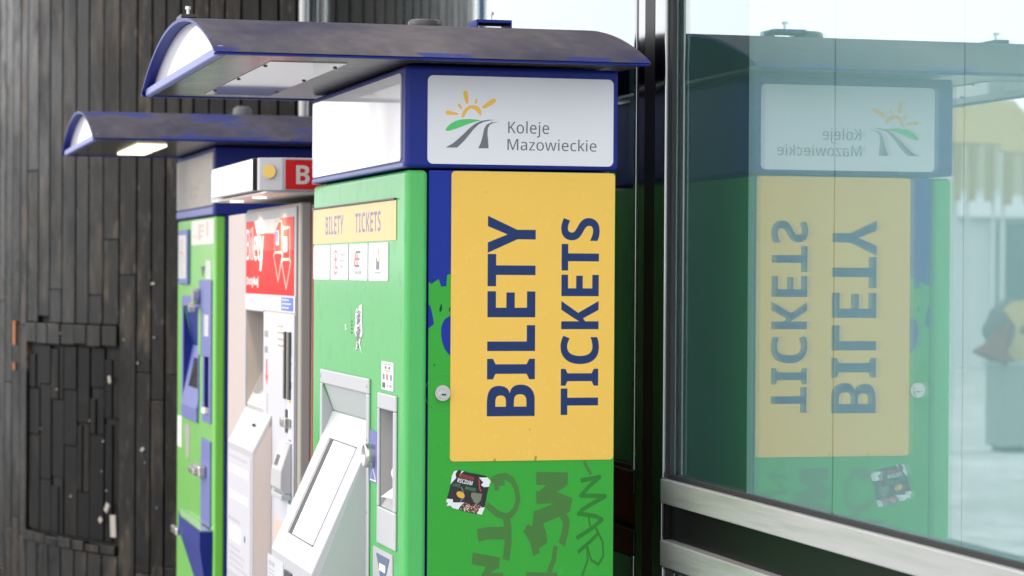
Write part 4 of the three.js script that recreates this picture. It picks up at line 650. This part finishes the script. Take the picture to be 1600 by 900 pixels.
// ---------------------------------------------------------------- the square that the glass mirrors
const mx = (u) => { const d = ray(u, 450); return d.x / -d.z; };          // slope of a sight line; mirrored at the glass it runs to the left
const mir = (u, dist) => 2 * XW - mx(u) * dist;
{
  const bl = thing('shop_building', 'low pale shop building across the square with dark shop windows', 'building', [-16, 0, -42]);
  const bw = mat(0.5, 0.52, 0.52);
  const bx0 = mir(1720, 40), bx1 = mir(1480, 40);
  add(bl, 'wall', box(bx0 - 6, bx1 - 0.2, 0.004, 4.2, -44, -40.2), bw);
  add(bl, 'fascia', box(bx0 - 6, bx1 - 0.25, 2.6, 2.95, -40.19, -40.0), mat(0.7, 0.7, 0.7));
  for (let x = bx0 - 5.5; x < bx1 - 1.5; x += 1.9) { const wdw = add(bl, 'shop_window', box(x, x + 1.7, 0.3, 2.5, -40.19, -40.1), mat(0.06, 0.09, 0.09, { roughness: 0.1 })); add(wdw, 'frame', mergeGeometries([box(x, x + 0.06, 0.3, 2.5, -40.095, -40.05), box(x + 1.64, x + 1.7, 0.3, 2.5, -40.095, -40.05), box(x + 0.061, x + 1.639, 0.3, 0.36, -40.095, -40.05)]), mat(0.3, 0.32, 0.32)); }
  for (const [ua, ub, dist, yA, yB, lab] of [[1488, 1562, 30, 3.15, 4.0, 'yellow market awning with drooping valance beside the shop building'], [1566, 1660, 33, 3.2, 4.2, 'wide yellow market awning on thin poles before the shop building']]) {
    const a = mir(ub, dist), b = mir(ua, dist), t = thing('market_awning', lab, 'awning', [(a + b) / 2, 0, -dist], 'yellow awnings on the square');
    const ye = mat(0.34, 0.26, 0.1, { roughness: 0.8 }), n = 6;
    add(t, 'canopy', prismX([[-dist, yA + 0.15], [-dist - 1.6, yB], [-dist - 3.2, yA + 0.15], [-dist - 3.2, yA + 0.11], [-dist - 1.6, yB - 0.05], [-dist, yA + 0.11]], a, b), ye);
    for (let k = 0; k < n; k++) add(t, 'valance', box(lerp(a, b, k / n) + 0.01, lerp(a, b, (k + 1) / n) - 0.01, yA - 0.45 - 0.15 * (k % 2), yA + 0.105, -dist - 0.03, -dist), k % 2 ? ye : mat(0.45, 0.38, 0.24, { roughness: 0.8 }));
    for (const x of [a + 0.05, b - 0.05]) for (const z of [-dist - 0.1, -dist - 3.1]) add(t, 'pole', cyl(0.03, yA, 12).translate(x, yA / 2 + 0.004, z), mat(0.5, 0.5, 0.5));
  }
  // grey litter bin with a woven sack on top
  const bz = 21, x0 = mir(1566, bz), x1 = mir(1640, bz);
  const bin = thing('litter_bin', 'grey square litter bin out on the bright paving', 'bin', [(x0 + x1) / 2, 0, -bz]);
  add(bin, 'body', rbox(x1, x0, 0.05, 0.78, -bz - 0.35, -bz, 0.02), mat(0.2, 0.22, 0.22)); add(bin, 'foot', box(x1 + 0.05, x0 - 0.05, 0.004, 0.05, -bz - 0.3, -bz - 0.05), M.black); add(bin, 'rim', rbox(x1 - 0.02, x0 + 0.02, 0.781, 0.82, -bz - 0.37, -bz + 0.02, 0.01), mat(0.3, 0.32, 0.32));
  const sx = mir(1592, bz), bask = thing('woven_sack', 'straw coloured woven sack with dark red cloth lying on the litter bin', 'sack', [sx, 0.82, -bz - 0.17]);
  const rings = []; for (let k = 0; k < 9; k++) rings.push(new THREE.TorusGeometry(0.05 + k * 0.022, 0.012, 8, 30).scale(1, 1.15, 1).rotateY(0.3).translate(sx - 0.06, 1.1, -bz - 0.02 - 0.004 * k));
  add(bask, 'weave', mergeGeometries(rings), mat(0.5, 0.38, 0.16, { roughness: 0.9 }));
  { const g = new THREE.SphereGeometry(0.27, 24, 16).scale(1, 1.05, 0.6); const p = g.attributes.position; for (let i = 0; i < p.count; i++) { const k = 1 + 0.08 * Math.sin(p.getX(i) * 31) * Math.cos(p.getY(i) * 23); p.setXYZ(i, p.getX(i) * k, p.getY(i) * k, p.getZ(i) * k); } g.computeVertexNormals(); add(bask, 'body', g.translate(sx - 0.03, 1.1, -bz - 0.2), mat(0.09, 0.09, 0.085, { roughness: 0.9 })); }
  { const g = new THREE.ConeGeometry(0.17, 0.42, 14, 6).rotateZ(0.5); const p = g.attributes.position; for (let i = 0; i < p.count; i++) p.setX(i, p.getX(i) + 0.02 * Math.sin(p.getY(i) * 40)); g.computeVertexNormals(); add(bask, 'red_cloth', g.translate(sx + 0.14, 1.03, -bz - 0.06), mat(0.13, 0.03, 0.025, { roughness: 0.9 })); }
  // posts that show in the glass above the canopy
  const pole = (ua, ub, dist, h, m, name, label) => { const a = mir(ub, dist), b = mir(ua, dist), w = b - a, t = thing(name, label, 'post', [(a + b) / 2, 0, -dist]); add(t, 'shaft', cyl(w / 2, h, 20, w / 2.2).translate((a + b) / 2, h / 2 + 0.004, -dist), m); add(t, 'foot', cyl(w * 0.8, 0.3, 20, w * 0.7).translate((a + b) / 2, 0.154, -dist), m); add(t, 'cap', new THREE.SphereGeometry(w * 0.6, 16, 10).translate((a + b) / 2, h, -dist), m); };
  pole(706, 714, 34, 9, mat(0.03, 0.03, 0.03), 'lamp_post', 'thin black post standing out on the square');
  pole(719, 738, 36, 10, mat(0.42, 0.34, 0.28), 'banner_post', 'thick beige post standing out on the square');
  pole(744, 756, 36, 10, mat(0.08, 0.14, 0.24), 'banner_post', 'blue post standing out on the square beside the beige one');
}
renderer.render(scene, camera);
